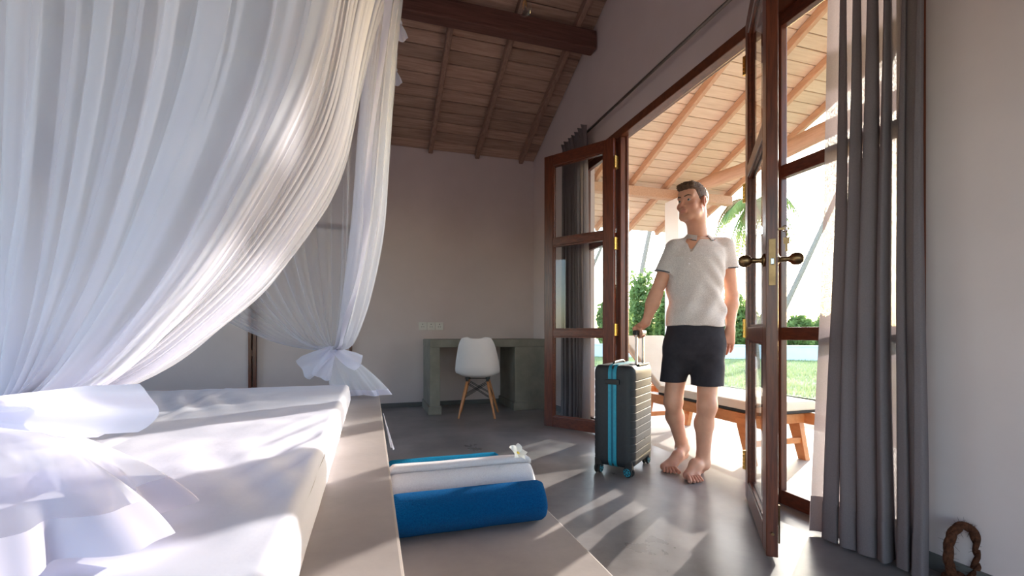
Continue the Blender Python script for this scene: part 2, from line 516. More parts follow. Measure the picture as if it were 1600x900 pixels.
# ---------------------------------------------------------------- ceiling: boards, rafters, purlin
ang = math.atan(SLOPE)
def slope_mtx(x, y, drop=0.0):
    """frame on the back roof slope: local x along X, local y up the slope towards the ridge, local z out through the roof"""
    ux = Vector((1, 0, 0))
    uy = Vector((0, -math.cos(ang), math.sin(ang)))
    uz = Vector((0, math.sin(ang), math.cos(ang)))
    m = Matrix((( ux.x, -uy.x, uz.x, x), (ux.y, uy.y, uz.y, y), (ux.z, uy.z, uz.z, roof_z(y))))
    m = Matrix(((1, 0, 0, x), (0, uy.y, uz.y, y), (0, uy.z, uz.z, roof_z(y)), (0, 0, 0, 1)))
    return m @ Matrix.Translation((0, 0, -drop))

_board_cache = {}
def board_mesh(length, width, thick, mat, key):
    k = (round(length, 3), round(width, 3), key)
    if k not in _board_cache:
        me = bpy.data.meshes.new('plank')
        bm = bmesh.new()
        bmesh.ops.create_cube(bm, size=1.0)
        for v in bm.verts:
            v.co = Vector((v.co.x * length, (v.co.y + .5) * width, (v.co.z + .5) * thick))
        lower = [e for e in bm.edges if all(v.co.z < 1e-6 for v in e.verts) and abs(e.verts[0].co.x - e.verts[1].co.x) > 1e-3]
        bmesh.ops.bevel(bm, geom=lower, offset=.006, segments=1, affect='EDGES')
        bm.to_mesh(me)
        bm.free()
        me.materials.append(mat)
        _board_cache[k] = me
    return _board_cache[k]

def roof_boards(parent, x_breaks_fn, y_low, y_high, mat, key, pitch=.145):
    s_len = (y_low - y_high) / math.cos(ang)
    rows = int(s_len / pitch)
    for r in range(rows):
        y = y_low - r * pitch * math.cos(ang)
        xs = x_breaks_fn(r)
        for a, b in zip(xs[:-1], xs[1:]):
            me = board_mesh(b - a - .004, pitch - .008, .02, mat, key)
            m = slope_mtx((a + b) / 2, y) @ Matrix.Translation((0, 0, random.uniform(-.0035, .0015)))
            m = m @ Matrix.Rotation(random.uniform(-.012, .012), 4, 'X')
            share('plank', me, m, parent)

RAFT = [1.81 - .565 * k for k in range(10)]
RAFT_OUT = [2.375 + .565 * k for k in range(6)]
# backing above the boards, both slopes
mb = MB()
t0, t1 = .024, .10
def slab(x0, x1, ya, yb):
    prism_x(mb, [(ya, roof_z(ya) + t0), (yb, roof_z(yb) + t0), (yb, roof_z(yb) + t1), (ya, roof_z(ya) + t1)], x0, x1)
slab(XL - .3, XW + .08, YB + .25, RIDGE_Y)
slab(XL - .3, XW + .08, RIDGE_Y, YF - .25)
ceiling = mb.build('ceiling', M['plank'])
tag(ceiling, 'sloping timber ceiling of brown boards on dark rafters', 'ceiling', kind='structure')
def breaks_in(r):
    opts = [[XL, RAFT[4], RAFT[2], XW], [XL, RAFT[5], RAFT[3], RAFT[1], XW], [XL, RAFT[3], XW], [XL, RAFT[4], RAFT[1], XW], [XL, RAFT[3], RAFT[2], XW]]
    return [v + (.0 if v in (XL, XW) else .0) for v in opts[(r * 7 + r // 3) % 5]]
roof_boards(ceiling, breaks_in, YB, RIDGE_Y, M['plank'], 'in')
mb = MB()
prism_x(mb, [(RIDGE_Y, roof_z(RIDGE_Y)), (YF, roof_z(YF)), (YF, roof_z(YF) + .02), (RIDGE_Y, roof_z(RIDGE_Y) + .02)], XL, XW)
mb.build('front_slope_boards', M['plank'], ceiling)
def rafter(parent, x, y_low, y_high, mat, wd=.05, dp=.085):
    L_ = (y_low - y_high) / math.cos(ang)
    m = slope_mtx(x, y_low)
    o = bevel_box('rafter', (-wd / 2, 0, -dp), (wd / 2, L_, -.002), mat, parent, bevel=.005, seg=1, mtx=m)
    return o
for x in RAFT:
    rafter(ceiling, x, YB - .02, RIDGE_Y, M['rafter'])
bevel_box('purlin', (XL, 3.765, 3.485), (XW - .012, 3.885, 3.655), M['beam'], ceiling, bevel=.012, seg=2)
bevel_box('ridge_beam', (XL, RIDGE_Y - .06, roof_z(RIDGE_Y) - .26), (XW, RIDGE_Y + .06, roof_z(RIDGE_Y) - .09), M['beam'], ceiling, bevel=.01, seg=1)

# ---------------------------------------------------------------- frame of the glazed opening
FX0, FX1 = 2.0, 2.07
JW = .06
MY0, MY1 = 1.93, 3.36                           # the clear door opening between the mullions
fr = empty('trim_1', (FX0, (OY0 + OY1) / 2, 0), label='dark brown timber frame around the glazed doors', cat='door frame', kind='structure')
bevel_box('head', (FX0 - .006, OY0, 2.52), (FX1, OY1, OZ), M['frame_wood'], fr, bevel=.006)
bevel_box('head_rebate', (FX1, OY0, 2.545), (FX1 + .05, OY1, OZ), M['frame_wood'], fr, bevel=.004)
for a, b in ((OY0, OY0 + JW), (OY1 - JW, OY1)):
    bevel_box('jamb', (FX0 - .006, a, 0), (FX1, b, 2.52), M['door_wood'], fr, bevel=.006)
for a, b in ((MY0 - JW, MY0), (MY1, MY1 + JW)):
    bevel_box('mullion', (FX0 - .006, a, 0), (FX1, b, 2.52), M['door_wood'], fr, bevel=.006)
    s = 1 if a > 2.5 else -1
    c = a if s > 0 else b
    bevel_box('door_stop', (FX0 + .045, c - .012 if s > 0 else c, 0), (FX1 - .004, c if s > 0 else c + .012, 2.52), M['door_wood'], fr, bevel=.003, seg=1)

def fixed_light(name, y0, y1, label):
    e = empty(name, (FX0 + .035, (y0 + y1) / 2, 0), label=label, cat='window', kind='structure')
    sx0, sx1 = FX0 + .012, FX0 + .052
    for a, b in ((y0, y0 + .05), (y1 - .05, y1)):
        bevel_box('stile', (sx0, a, 0), (sx1, b, 2.52), M['door_wood'], e, bevel=.004)
    for z0, z1 in ((0, .07), (.84, .905), (1.67, 1.735), (2.45, 2.52)):
        bevel_box('rail', (sx0, y0 + .05, z0), (sx1, y1 - .05, z1), M['rail_wood'], e, bevel=.004)
    for z0, z1 in ((.07, .84), (.905, 1.67), (1.735, 2.45)):
        MB().box((sx0 + .017, y0 + .045, z0 - .005), (sx0 + .022, y1 - .045, z1 + .005)).build('pane', M['glass'], e)
    return e
fixed_light('window_1', MY1 + JW, OY1 - JW, 'fixed three-pane window beside the left open door, partly behind a curtain')
fixed_light('window_2', OY0 + JW, MY0 - JW, 'fixed three-pane window behind the right-hand curtain')

# ---------------------------------------------------------------- door leaves
LW, LT, LZ0, LZ1 = .70, .042, .012, 2.505
def leaf(name, hinge, direction, label, side):
    """local x from the hinge to the free edge; side: +1/-1 which face (local y) carries the hinges' knuckles"""
    rz = math.atan2(direction[1], direction[0])
    e = empty(name, (hinge[0], hinge[1], 0), rz, label, 'door', kind='structure')
    h = LT / 2
    for a, b in ((0, .095), (LW - .095, LW)):
        bevel_box('stile', (a, -h, LZ0), (b, h, LZ1), M['door_wood'], e, bevel=.005, w=False)
    for z0, z1 in ((LZ0, .11), (.84, .905), (1.67, 1.735), (2.405, LZ1)):
        bevel_box('rail', (.095, -h, z0), (LW - .095, h, z1), M['rail_wood'], e, bevel=.005, w=False)
    for z0, z1 in ((.11, .84), (.905, 1.67), (1.735, 2.405)):
        MB().box((.088, -.003, z0 - .007), (LW - .088, .003, z1 + .007)).build('pane', M['glass'], e, w=False)
        for s in (-1, 1):   # glazing beads around each pane
            mb = MB()
            y0, y1 = (s * .004, s * .014) if s > 0 else (s * .014, s * .004)
            mb.box((.095, y0, z0), (.106, y1, z1)).box((LW - .106, y0, z0), (LW - .095, y1, z1))
            mb.box((.106, y0, z0), (LW - .106, y1, z0 + .011)).box((.106, y0, z1 - .011), (LW - .106, y1, z1))
            mb.build('glazing_bead', M['rail_wood'], e, w=False)
    return e

def hinge(parent, z, yside):
    e = MB()
    e.box((-.022, -LT / 2 - .002, z - .05), (-.0005, LT / 2 - .004, z + .05))
    o = e.build('hinge', M['brass'], parent, w=False)
    k = MB()
    for i in range(5):
        k.tube([(-.014, yside * (LT / 2 + .004), z - .05 + i * .02 + .001), (-.014, yside * (LT / 2 + .004), z - .05 + i * .02 + .019)], .0075, 10)
    kk = k.build('knuckle', M['brass'], o, w=False)
    s = MB()
    for i in range(4):
        s.tube([(-.0225, (-.012 if i % 2 else .008), z - .038 + i * .025), (-.0245, (-.012 if i % 2 else .008), z - .038 + i * .025)], .004, 8)
    s.build('screw', M['antique_brass'], o, w=False)
    return o

door_1 = leaf('door_1', (1.955, 3.385), (-.384, .56), 'open dark wooden glazed door with brass hinges, beside the grey curtain', 1)
for z in (2.30, 1.62, .90, .2):
    hinge(door_1, z, 1)
door_2 = leaf('door_2', (1.915, 1.925), (-.45, -.565), 'open wooden glazed door with round antique-brass knobs', -1)
for z in (2.30, 1.62, .90, .2):
    hinge(door_2, z, -1)
# knob set on the free stile
for s in (-1, 1):
    m = Matrix.Translation((LW - .045, s * LT / 2, 1.165)) @ Matrix.Rotation(-s * math.pi / 2, 4, 'X')
    kb = MB().lathe([(.0, 0), (.026, 0), (.026, .004), (.018, .008), (.011, .012), (.0095, .03), (.011, .042), (.013, .046), (.021, .053),
                     (.0245, .064), (.0245, .074), (.021, .084), (.013, .091), (.0, .093)], 24, m).build('door_knob', M['antique_brass'], door_2, True, w=False)
    kb['label'] = 'round antique-brass door knob'
bevel_box('lock_plate', (LW - .0005, -.012, 1.06), (LW + .0025, .012, 1.24), M['antique_brass'], door_2, bevel=.001, seg=1, w=False)
bevel_box('latch_bolt', (LW, -.006, 1.14), (LW + .01, .006, 1.165), M['steel'], door_2, bevel=.002, seg=1, w=False)
lk = MB()
m = Matrix.Translation((LW - .045, LT / 2, 1.285)) @ Matrix.Rotation(-math.pi / 2, 4, 'X')
lk.lathe([(.0, 0), (.011, 0), (.011, .004), (.0, .004)], 16, m)
lk.build('lock_cylinder', M['antique_brass'], door_2, w=False)
key = MB()
kx = LW - .045
key.box((kx - .002, LT / 2 + .004, 1.281), (kx + .002, LT / 2 + .03, 1.289))
ring = [Vector((kx, LT / 2 + .030 + .011 * math.cos(a), 1.285 + .011 * math.sin(a))) for a in np.linspace(0, 2 * math.pi, 15)]
key.tube(ring, .0022, 6, cap=False)
ring2 = [Vector((kx + .009 * math.cos(a), LT / 2 + .034, 1.262 + .014 * math.sin(a))) for a in np.linspace(0, 2 * math.pi, 15)]
key.tube(ring2, .0014, 6, cap=False)
key.box((kx - .002, LT / 2 + .024, 1.225), (kx + .002, LT / 2 + .044, 1.25)).box((kx - .0015, LT / 2 + .030, 1.195), (kx + .0015, LT / 2 + .039, 1.228))
key.build('key', M['antique_brass'], door_2, w=False)['label'] = 'keys hanging from the lock'
bo = MB().tube([(LW - .05, LT / 2 + .008, .05), (LW - .05, LT / 2 + .008, .2)], .006, 8)
bo.tube([(LW + .0, 0, .105), (LW + .012, 0, .105)], .006, 8)
bo.build('floor_bolt', M['antique_brass'], door_2, w=False)

# ---------------------------------------------------------------- doorway in the back wall
d3 = empty('door_3', ((DX0 + DX1) / 2, YB, 0), label='closed plain door with a reddish-brown frame in the back wall beyond the bed', cat='door', kind='structure')
bevel_box('jamb', (DX0, YB - .02, 0), (DX0 + .03, YB + .1, DZ), M['door_wood'], d3, bevel=.003)
bevel_box('jamb', (DX1 - .03, YB - .02, 0), (DX1, YB + .1, DZ), M['door_wood'], d3, bevel=.003)
bevel_box('head', (DX0 + .03, YB - .02, DZ - .05), (DX1 - .03, YB + .1, DZ), M['frame_wood'], d3, bevel=.003)
bevel_box('stile', (DX0 + .042, YB - .01, 0.01), (DX0 + .075, YB + .03, DZ - .055), M['door_wood'], d3, bevel=.003)
for z in (.62, 1.5):
    bevel_box('hinge_block', (DX0 + .03, YB - .012, z), (DX0 + .042, YB + .02, z + .07), M['door_wood'], d3, bevel=.001, seg=1)
bevel_box('door_panel', (DX0 + .03, YB + .03, 0.01), (DX1 - .03, YB + .06, DZ - .05), M['plaster'], d3, bevel=.003)

# ================================================================== VERANDA AND GARDEN
VX1 = 3.85
porch = MB().box((2.1, -2.5, -.13), (VX1, 7.2, -.012)).build('veranda_floor', M['porch_floor'])
tag(porch, 'pale concrete veranda floor outside the doors', 'floor', kind='structure')
VR = 5.25
mb = MB()
slab(XW + .08, VR, 6.72, RIDGE_Y)
slab(XW + .08, VR, RIDGE_Y, -3.0)
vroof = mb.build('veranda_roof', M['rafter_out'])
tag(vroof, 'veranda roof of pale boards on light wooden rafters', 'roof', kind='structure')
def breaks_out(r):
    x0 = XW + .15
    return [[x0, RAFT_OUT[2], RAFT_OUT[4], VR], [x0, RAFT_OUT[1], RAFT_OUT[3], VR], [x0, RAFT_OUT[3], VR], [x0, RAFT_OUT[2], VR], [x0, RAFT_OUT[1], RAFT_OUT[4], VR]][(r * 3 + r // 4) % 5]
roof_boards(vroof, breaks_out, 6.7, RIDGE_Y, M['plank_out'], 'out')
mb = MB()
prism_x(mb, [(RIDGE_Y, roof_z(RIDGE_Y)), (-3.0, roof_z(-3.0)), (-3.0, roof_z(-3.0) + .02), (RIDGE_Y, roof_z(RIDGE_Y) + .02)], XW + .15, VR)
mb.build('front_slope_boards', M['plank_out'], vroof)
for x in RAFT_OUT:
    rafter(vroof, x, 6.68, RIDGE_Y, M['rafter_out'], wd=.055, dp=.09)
bevel_box('eave_beam', (XW + .16, 5.54, 2.79), (5.2, 5.66, 2.925), M['rafter_out'], vroof, bevel=.02, seg=2)
mb = MB()
pts = [(4.3 + .02 * math.sin(i), 5.5 - i * .5, 2.86 + .02 * math.sin(i * 1.7)) for i in range(15)]
mb.tube(pts, [.085 + .006 * math.sin(i * 2.1) for i in range(15)], 12)
mb.build('log_beam', M['rafter_out'], vroof, True)
c = empty('veranda_column', (4.3, 5.6, -.12), label='square white column holding up the veranda roof', cat='column')
bevel_box('shaft', (4.15, 5.45, -.12), (4.45, 5.75, 2.79), M['white_paint'], c, bevel=.012)
bevel_box('plinth', (4.12, 5.42, -.12), (4.48, 5.78, -.03), M['porch_floor'], c, bevel=.01)

# ground
def ground_fn(x0, x1, y0, y1, z, amp, sc):
    def fn(u, v):
        x, y = x0 + (x1 - x0) * u, y0 + (y1 - y0) * v
        return (x, y, z + amp * mnoise.noise(Vector((x * sc, y * sc, 3.1))))
    return fn
g = MB().grid(ground_fn(-30, 60, -30, 70, -.2, 0.0, 1), 8, 8).build('ground', M['gravel'])
tag(g, 'sandy ground stretching out around the house', 'ground', kind='structure')
g = MB().grid(ground_fn(VX1 - .2, 6.35, -6, 16, -.105, .012, 1.1), 30, 120).build('gravel_path', M['gravel'], smooth=True)
tag(g, 'strip of pale gravel and soil between veranda and lawn', 'path', kind='structure')
lawn = MB().grid(ground_fn(6.1, 30, -6, 30, -.095, .03, .5), 60, 90).build('lawn', M['grass'], smooth=True)
tag(lawn, 'sunlit green lawn in front of the low white wall', 'lawn', kind='structure')
# blades of the lawn
nb = 80000
X = rng.uniform(6.1, 16.5, nb)
Y = rng.uniform(2.0, 19.0, nb)
keep = (X > 6.12 + .06 * np.sin(Y * 3.0)) & ((X - 3.5) * 13.6 + (Y - 20.2) * 18.0 < -.4 * 22.5)
_pb = at(1183, 560, 12.0)
keep &= (X - _pb.x) ** 2 + (Y - _pb.y) ** 2 > .09
X, Y = X[keep], Y[keep]
n = len(X)
an = rng.uniform(0, math.pi, n)
hh = rng.uniform(.03, .085, n)
ww = rng.uniform(.006, .014, n)
lx, ly = rng.uniform(-.03, .03, n), rng.uniform(-.03, .03, n)
V = np.empty((n, 3, 3))
V[:, 0] = np.stack([X - np.cos(an) * ww, Y - np.sin(an) * ww, np.full(n, -.12)], 1)
V[:, 1] = np.stack([X + np.cos(an) * ww, Y + np.sin(an) * ww, np.full(n, -.12)], 1)
V[:, 2] = np.stack([X + lx, Y + ly, -.09 + hh], 1)
gb = mesh('grass_blades', V.reshape(-1, 3).tolist(), np.arange(3 * n).reshape(-1, 3).tolist(), M['blade'])
tag(gb, 'short green grass blades of the lawn', 'grass', kind='stuff')
# low garden wall
A, B = Vector((3.5, 20.2, 0)), Vector((21.5, 6.6, 0))
dirw = (B - A).normalized()
nrm = Vector((-dirw.y, dirw.x, 0))
m = Matrix(((dirw.x, nrm.x, 0, A.x), (dirw.y, nrm.y, 0, A.y), (0, 0, 1, 0), (0, 0, 0, 1)))
gw = empty('garden_wall', ((A.x + B.x) / 2, (A.y + B.y) / 2, -.12), label='low white painted wall at the far side of the lawn', cat='wall', kind='structure')
bevel_box('wall_body', (0, 0, -.15), ((B - A).length, .22, .36), M['garden_wall'], gw, bevel=.01, mtx=m)
bevel_box('coping', (0, -.03, .36), ((B - A).length, .25, .42), M['garden_wall'], gw, bevel=.012, mtx=m)

# ---------------------------------------------------------------- plants
def leaf_cloud(name, centre, radii, n, size, mat, label, cat, group, seed, z0=-.12, z_bias=.0):
    r = np.random.default_rng(seed)
    e = empty(name, (centre[0], centre[1], z0), label=label, cat=cat, group=group)
    k = r.normal(size=(n, 3))
    k /= np.linalg.norm(k, axis=1)[:, None]
    rad = r.uniform(.35, 1.0, n) ** .6
    # lumps so that the outline is uneven
    lump = 1 + .22 * np.sin(k[:, 0] * 5 + seed) * np.cos(k[:, 2] * 6 + seed * 2) + .12 * np.sin(k[:, 1] * 11 + seed * 3)
    P = np.array(centre) + k * rad[:, None] * lump[:, None] * np.array(radii)
    P = P[P[:, 2] > z0 + .03]
    n = len(P)
    a = r.normal(size=(n, 3)); a /= np.linalg.norm(a, axis=1)[:, None]
    b = r.normal(size=(n, 3)); b -= (a * b).sum(1)[:, None] * a; b /= np.linalg.norm(b, axis=1)[:, None]
    s = size * r.uniform(.6, 1.4, n)[:, None]
    V = np.stack([P - a * s, P + b * s * .42 , P + a * s, P - b * s * .42], 1)
    mesh('foliage', V.reshape(-1, 3).tolist(), np.arange(4 * n).reshape(-1, 4).tolist(), mat, e)
    mb = MB()
    for i in range(5):
        tgt = Vector(centre) + Vector((r.uniform(-.5, .5) * radii[0], r.uniform(-.5, .5) * radii[1], r.uniform(.0, .5) * radii[2]))
        base = Vector((centre[0] + r.uniform(-.15, .15), centre[1] + r.uniform(-.15, .15), z0))
        mb.tube([base, base.lerp(tgt, .5) + Vector((r.uniform(-.1, .1), r.uniform(-.1, .1), .1)), tgt], [.05, .035, .015], 7)
    mb.build('stems', M['branch'], e, True)
    return e

def palm(name, base, top, crown_r, label, seed, nf=13, trunk_r=.13, dry=True, mat='frond'):
    r = random.Random(seed)
    base, top = Vector(base), Vector(top)
    e = empty(name, base, label=label, cat='palm tree')
    mid = base.lerp(top, .5) + Vector((r.uniform(-.3, .3), r.uniform(-.3, .3), -.2))
    pts = smooth_path([base, mid, top], 14)
    MB().tube(pts, [trunk_r * (1.25 - .5 * i / 13) * (1 + .03 * (i % 2)) for i in range(14)], 10).build('trunk', M['trunk'], e, True)
    for k in range(nf):
        az = 2 * math.pi * k / nf + r.uniform(-.2, .2)
        lift = r.uniform(-.5, .9)
        L_ = crown_r * r.uniform(.85, 1.1)
        hv = Vector((math.cos(az), math.sin(az), 0))
        spine = []
        for i in range(13):
            t = i / 12
            spine.append(top + hv * L_ * t * (1 - .25 * t) + Vector((0, 0, L_ * (lift * t - (1.0 + .35 * lift) * t * t))))
        mb = MB()
        mb.tube(spine, [.03 * (1 - .85 * i / 12) for i in range(13)], 5)
        for i in range(2, 26):
            t = i / 26
            fi = t * 12
            a = spine[int(fi)].lerp(spine[min(int(fi) + 1, 12)], fi % 1)
            tg = (spine[min(int(fi) + 1, 12)] - spine[int(fi)]).normalized()
            for s in (-1, 1):
                side = tg.cross(Vector((0, 0, 1)))
                side = side.normalized() if side.length > .1 else Vector((1, 0, 0))
                ll = L_ * .30 * math.sin(math.pi * min(1, t * .85 + .15)) + .08
                dr = (side * s * .75 + tg * .55 + Vector((0, 0, -.75 - .3 * r.random()))).normalized()
                b = a + dr * ll * .5 + Vector((0, 0, .02))
                c2 = a + dr * ll + Vector((0, 0, -.15 * ll))
                wv = tg * .022
                mb.add([a - wv, a + wv, b + wv, c2, b - wv], [(0, 1, 2, 3, 4)])
        mb.build('frond', M['frond_dry' if (dry and k % 6 == 5) else mat], e)
    return e

rb = random.Random(3)
bush_words = ['leftmost green bush behind the low white wall, by the left door', 'tall leafy bush behind the low white wall, above the suitcase handle',
              'dense bush behind the low wall just left of the man', 'rounded bush behind the low wall hidden mostly by the man',
              'bush behind the low wall just right of the man', 'pale bush behind the low wall seen through the right door glass',
              'sparse bush behind the low wall seen beside the door knob', 'bush behind the low wall seen next to the right curtain']
for i, (px, top, d, wpx) in enumerate([(958, 455, 21.5, 56), (1003, 432, 21.8, 54), (1044, 462, 21.3, 48), (1092, 470, 21.2, 62), (1150, 468, 20.6, 62),
                                       (1200, 492, 20.0, 50), (1246, 500, 19.3, 54), (1296, 496, 18.6, 58)]):
    d += 1.9 * (i % 2)
    p = at(px, 540, d)
    zt_ = CAM_H + (HORIZON - top) * d / F_PX
    rr = wpx / F_PX * d * .50
    leaf_cloud('garden_bush', (p.x, p.y, zt_ * .45), (rr * .85, rr * .85, zt_ * .62), 4200, .13, M['leaf' if i % 2 == 0 else 'leaf2'],
               bush_words[i], 'bush', 'bushes behind the garden wall', 20 + i)
p0, p1 = at(1183, 560, 12.0), at(1176, 318, 11.6)
p0.z = -.12
palm('palm_tree', p0, p1, 1.35, 'palm tree with drooping yellow-green fronds just right of the man', 5, nf=17, trunk_r=.07)
for i, (xa, ya, xb, yb, d, words) in enumerate([(985, 520, 1062, 150, 26, 'slanting coconut palm whose thin trunk shows beside the white column'),
                                                (880, 520, 992, 262, 38, 'far slanting coconut palm trunk seen left of the white column'),
                                                (1215, 500, 1450, -60, 24, 'leaning coconut palm in the glare beside the door knob')]):
    p0, p1 = at(xa, ya, d), at(xb, yb, d)
    k = (p0.z + .2) / (p1.z - p0.z)
    p0 = p0 + (p0 - p1) * k
    palm('coconut_palm', p0, p1, 3.2, words, 40 + i, nf=12, trunk_r=.12, dry=False)

# ================================================================== BED, STEP, TOWELS
ZP, ZM, ZS = .45, .57, .12
PX, SX = .058, .725
plat = bevel_box('bed_platform', (XL + .002, .25, 0), (PX, 3.32, ZP), M['concrete_bed'], bevel=.006)
tag(plat, 'low smooth concrete platform under the mattress', 'bed base')
stp = bevel_box('platform_step', (PX, .25, 0), (SX, 2.45, ZS), M['concrete_bed'], bevel=.006)
tag(stp, 'grey concrete step along the foot of the bed, under the towels', 'step')

def mattress():
    """sheeted mattress as one sheet: rounded slab swept from rings, wrinkled"""
    x0, x1, y0, y1 = -2.25, -.12, .5, 2.87
    cx, cy, hx, hy = (x0 + x1) / 2, (y0 + y1) / 2, (x1 - x0) / 2, (y1 - y0) / 2
    NX, NY = 150, 170
    prof = []
    def h(x, y):
        # distance to the nearest side, rounded edge
        dx, dy = hx - abs(x - cx), hy - abs(y - cy)
        r = .024
        def rd(d): 
            t = min(max(d / r, 0), 1)
            return math.sqrt(max(0, 1 - (1 - t) ** 2))
        z = ZM - r * (1 - rd(dx)) - r * (1 - rd(dy))
        w_ = .005 * mnoise.noise(Vector((x * 2.2, y * 5.5, 1))) + .0034 * mnoise.noise(Vector((x * 9 + y * 3, y * 9 - x * 4, 4)))
        # pulled sheet wrinkles running to the far corner, and a long crease
        w_ += .0055 * math.sin((x * 1.0 + y * .35) * 46 + 4 * mnoise.noise(Vector((x * 2, y * 2, 7)))) * max(0, mnoise.noise(Vector((x * 1.7, y * 1.1, 9))))
        w_ += .006 * math.exp(-((x + .66 + .03 * y) / .012) ** 2)
        w_ += .006 * math.sin((x - y * .4) * 60) * math.exp(-((x + .2) / .08) ** 2 - ((y - 1.35) / .3) ** 2)
        return z + w_ * min(1, dx / .05 + .2) * min(1, dy / .05 + .2)
    def warp(t):   # crowd the samples towards the edges
        return .5 + .5 * math.copysign(1 - (1 - abs(2 * t - 1)) ** 1.5, 2 * t - 1)
    mb = MB()
    def fn(u, v):
        x, y = x0 + (x1 - x0) * warp(u), y0 + (y1 - y0) * warp(v)
        return (x, y, h(x, y))
    mb.grid(fn, NX, NY)
    # side skirts
    def ring(t):
        t *= 4
        k = int(t) % 4; f = t - int(t)
        c_ = [(x0, y0), (x1, y0), (x1, y1), (x0, y1), (x0, y0)]
        a, b = c_[k], c_[k + 1]
        return a[0] + (b[0] - a[0]) * f, a[1] + (b[1] - a[1]) * f
    def sk(u, v):
        x, y = ring(min(u, .99999))
        zt_ = ZM - .09 if False else h(x, y)
        bul = .006 * math.sin(math.pi * v) + .003 * mnoise.noise(Vector((x * 6, y * 6, v * 3)))
        nx = (1 if abs(x - x1) < 1e-6 else -1 if abs(x - x0) < 1e-6 else 0)
        ny = (1 if abs(y - y1) < 1e-6 else -1 if abs(y - y0) < 1e-6 else 0)
        return (x + nx * bul, y + ny * bul, zt_ + (ZP + .001 - zt_) * v)
    mb.grid(sk, 320, 8)
    return mb.build('mattress', M['sheet'], smooth=True)
tag(mattress(), 'mattress under a wrinkled white fitted sheet on the concrete platform', 'mattress')

def towel(yc, radius, zc, x0, x1, mat, label, seed, start=0.0):
    """a rolled towel: a spiral sheet of cloth swept along X"""
    r = random.Random(seed)
    turns, th = 3.6, radius / 4.6
    n = 110
    outer, inner = [], []
    for i in range(n):
        t = i / (n - 1)
        a = start + 2 * math.pi * turns * t
        rr = radius * .12 + (radius - radius * .12) * t
        outer.append((a, rr))
        inner.append((a, rr - th))
    prof = outer + [(a, max(rr, .004)) for a, rr in reversed(inner)]
    ns = 46
    mb = MB()
    rings = []
    for j in range(ns + 1):
        s = j / ns
        x = x0 + (x1 - x0) * s
        endr = min(s, 1 - s) * (x1 - x0)
        k = 1 - .10 * max(0, 1 - endr / .02) ** 2
        rg = []
        for (a, rr) in prof:
            flat = .86 if math.sin(a) < 0 else 1.0     # flattened where it lies
            q = rr * k * (1 + .025 * mnoise.noise(Vector((x * 7, math.cos(a) * 1.5 + seed, math.sin(a) * 1.5))))
            jx = .006 * mnoise.noise(Vector((a, rr * 40, seed))) * (1 if s > .5 else -1) * (max(0, 1 - endr / .03))
            rg.append((x + jx, yc + q * 1.06 * math.cos(a), zc + q * flat * math.sin(a)))
        rings.append(rg)
    m_ = len(prof)
    b = []
    f = []
    for rg in rings:
        b += rg
    for j in range(ns):
        for i in range(m_):
            i2 = (i + 1) % m_
            f.append((j * m_ + i, j * m_ + i2, (j + 1) * m_ + i2, (j + 1) * m_ + i))
    for i in range(n - 1):     # end faces between outer and inner wall
        o1, o2, i1, i2 = i, i + 1, 2 * n - 1 - i, 2 * n - 2 - i
        f.append((o2, o1, i1, i2))
        e = ns * m_
        f.append((e + o1, e + o2, e + i2, e + i1))
    o = mesh('rolled_towel', b, f, mat, smooth=True)
    return tag(o, label, 'towel', 'rolled towels on the step')
towel(1.745, .088, ZS + .0762, .075, .665, M['towel_blue'], 'rolled dark blue towel nearest to the viewer on the step', 1, .75)
towel(1.945, .113, ZS + .098, .075, .685, M['towel_white'], 'rolled white towel with a flower on it', 2, 4.4)
towel(2.16, .097, ZS + .084, .075, .60, M['towel_blue_sunlit'], 'rolled blue towel behind the white towel', 3, .75)

# frangipani blossom on the white towel
def blossom():
    base = Vector((.625, 1.93, ZS + .098 + .116))
    e = empty('frangipani_flower', base, label='white frangipani flower with a yellow centre on the white towel', cat='flower')
    tilt = Matrix.Translation(base + Vector((0, 0, .004))) @ Matrix.Rotation(math.radians(38), 4, 'X') @ Matrix.Rotation(math.radians(20), 4, 'Y')
    for k in range(5):
        rot = tilt @ Matrix.Rotation(2 * math.pi * k / 5, 4, 'Z')
        mb = MB()
        def fn(u, v):
            t = v
            w_ = .017 * math.sin(math.pi * min(1, .12 + .9 * t) ** .8) + .002
            x = (u - .5) * 2 * w_ + .006 * t
            y = .004 + .044 * t
            z = .004 + .016 * math.sin(t * 1.9) + .010 * (u - .5) * (1 - t * .3) - .006 * t * t
            return rot @ Vector((x, y, z))
        mb.grid(fn, 6, 9)
        mb.build('petal', M['petal'], e, True)
    MB().lathe([(.0, 0), (.009, .002), (.007, .008), (.002, .010), (.0, .010)], 10, tilt).build('flower_centre', M['petal_core'], e, True)
blossom()

# ================================================================== DESK, CHAIR, SOCKETS
dk = empty('concrete_desk', (1.3, 5.18, 0), label='grey built-in concrete desk against the back wall, behind the white chair', cat='desk')
DT, DF = .80, 4.87
bevel_box('desk_top', (.60, DF, .715), (XW - .001, YB - .001, DT), M['concrete_desk'], dk, bevel=.008)
bevel_box('side_support', (.60, DF + .002, 0), (.71, YB - .013, .716), M['concrete_desk'], dk, bevel=.006)
bevel_box('cabinet_block', (1.55, DF + .002, 0), (XW - .013, YB - .013, .716), M['concrete_desk'], dk, bevel=.006)
bevel_box('plinth', (.585, DF - .015, 0), (.725, YB - .013, .09), M['concrete_desk'], dk, bevel=.006)
bevel_box('plinth', (1.53, DF - .015, 0), (XW - .013, YB - .013, .09), M['concrete_desk'], dk, bevel=.006)

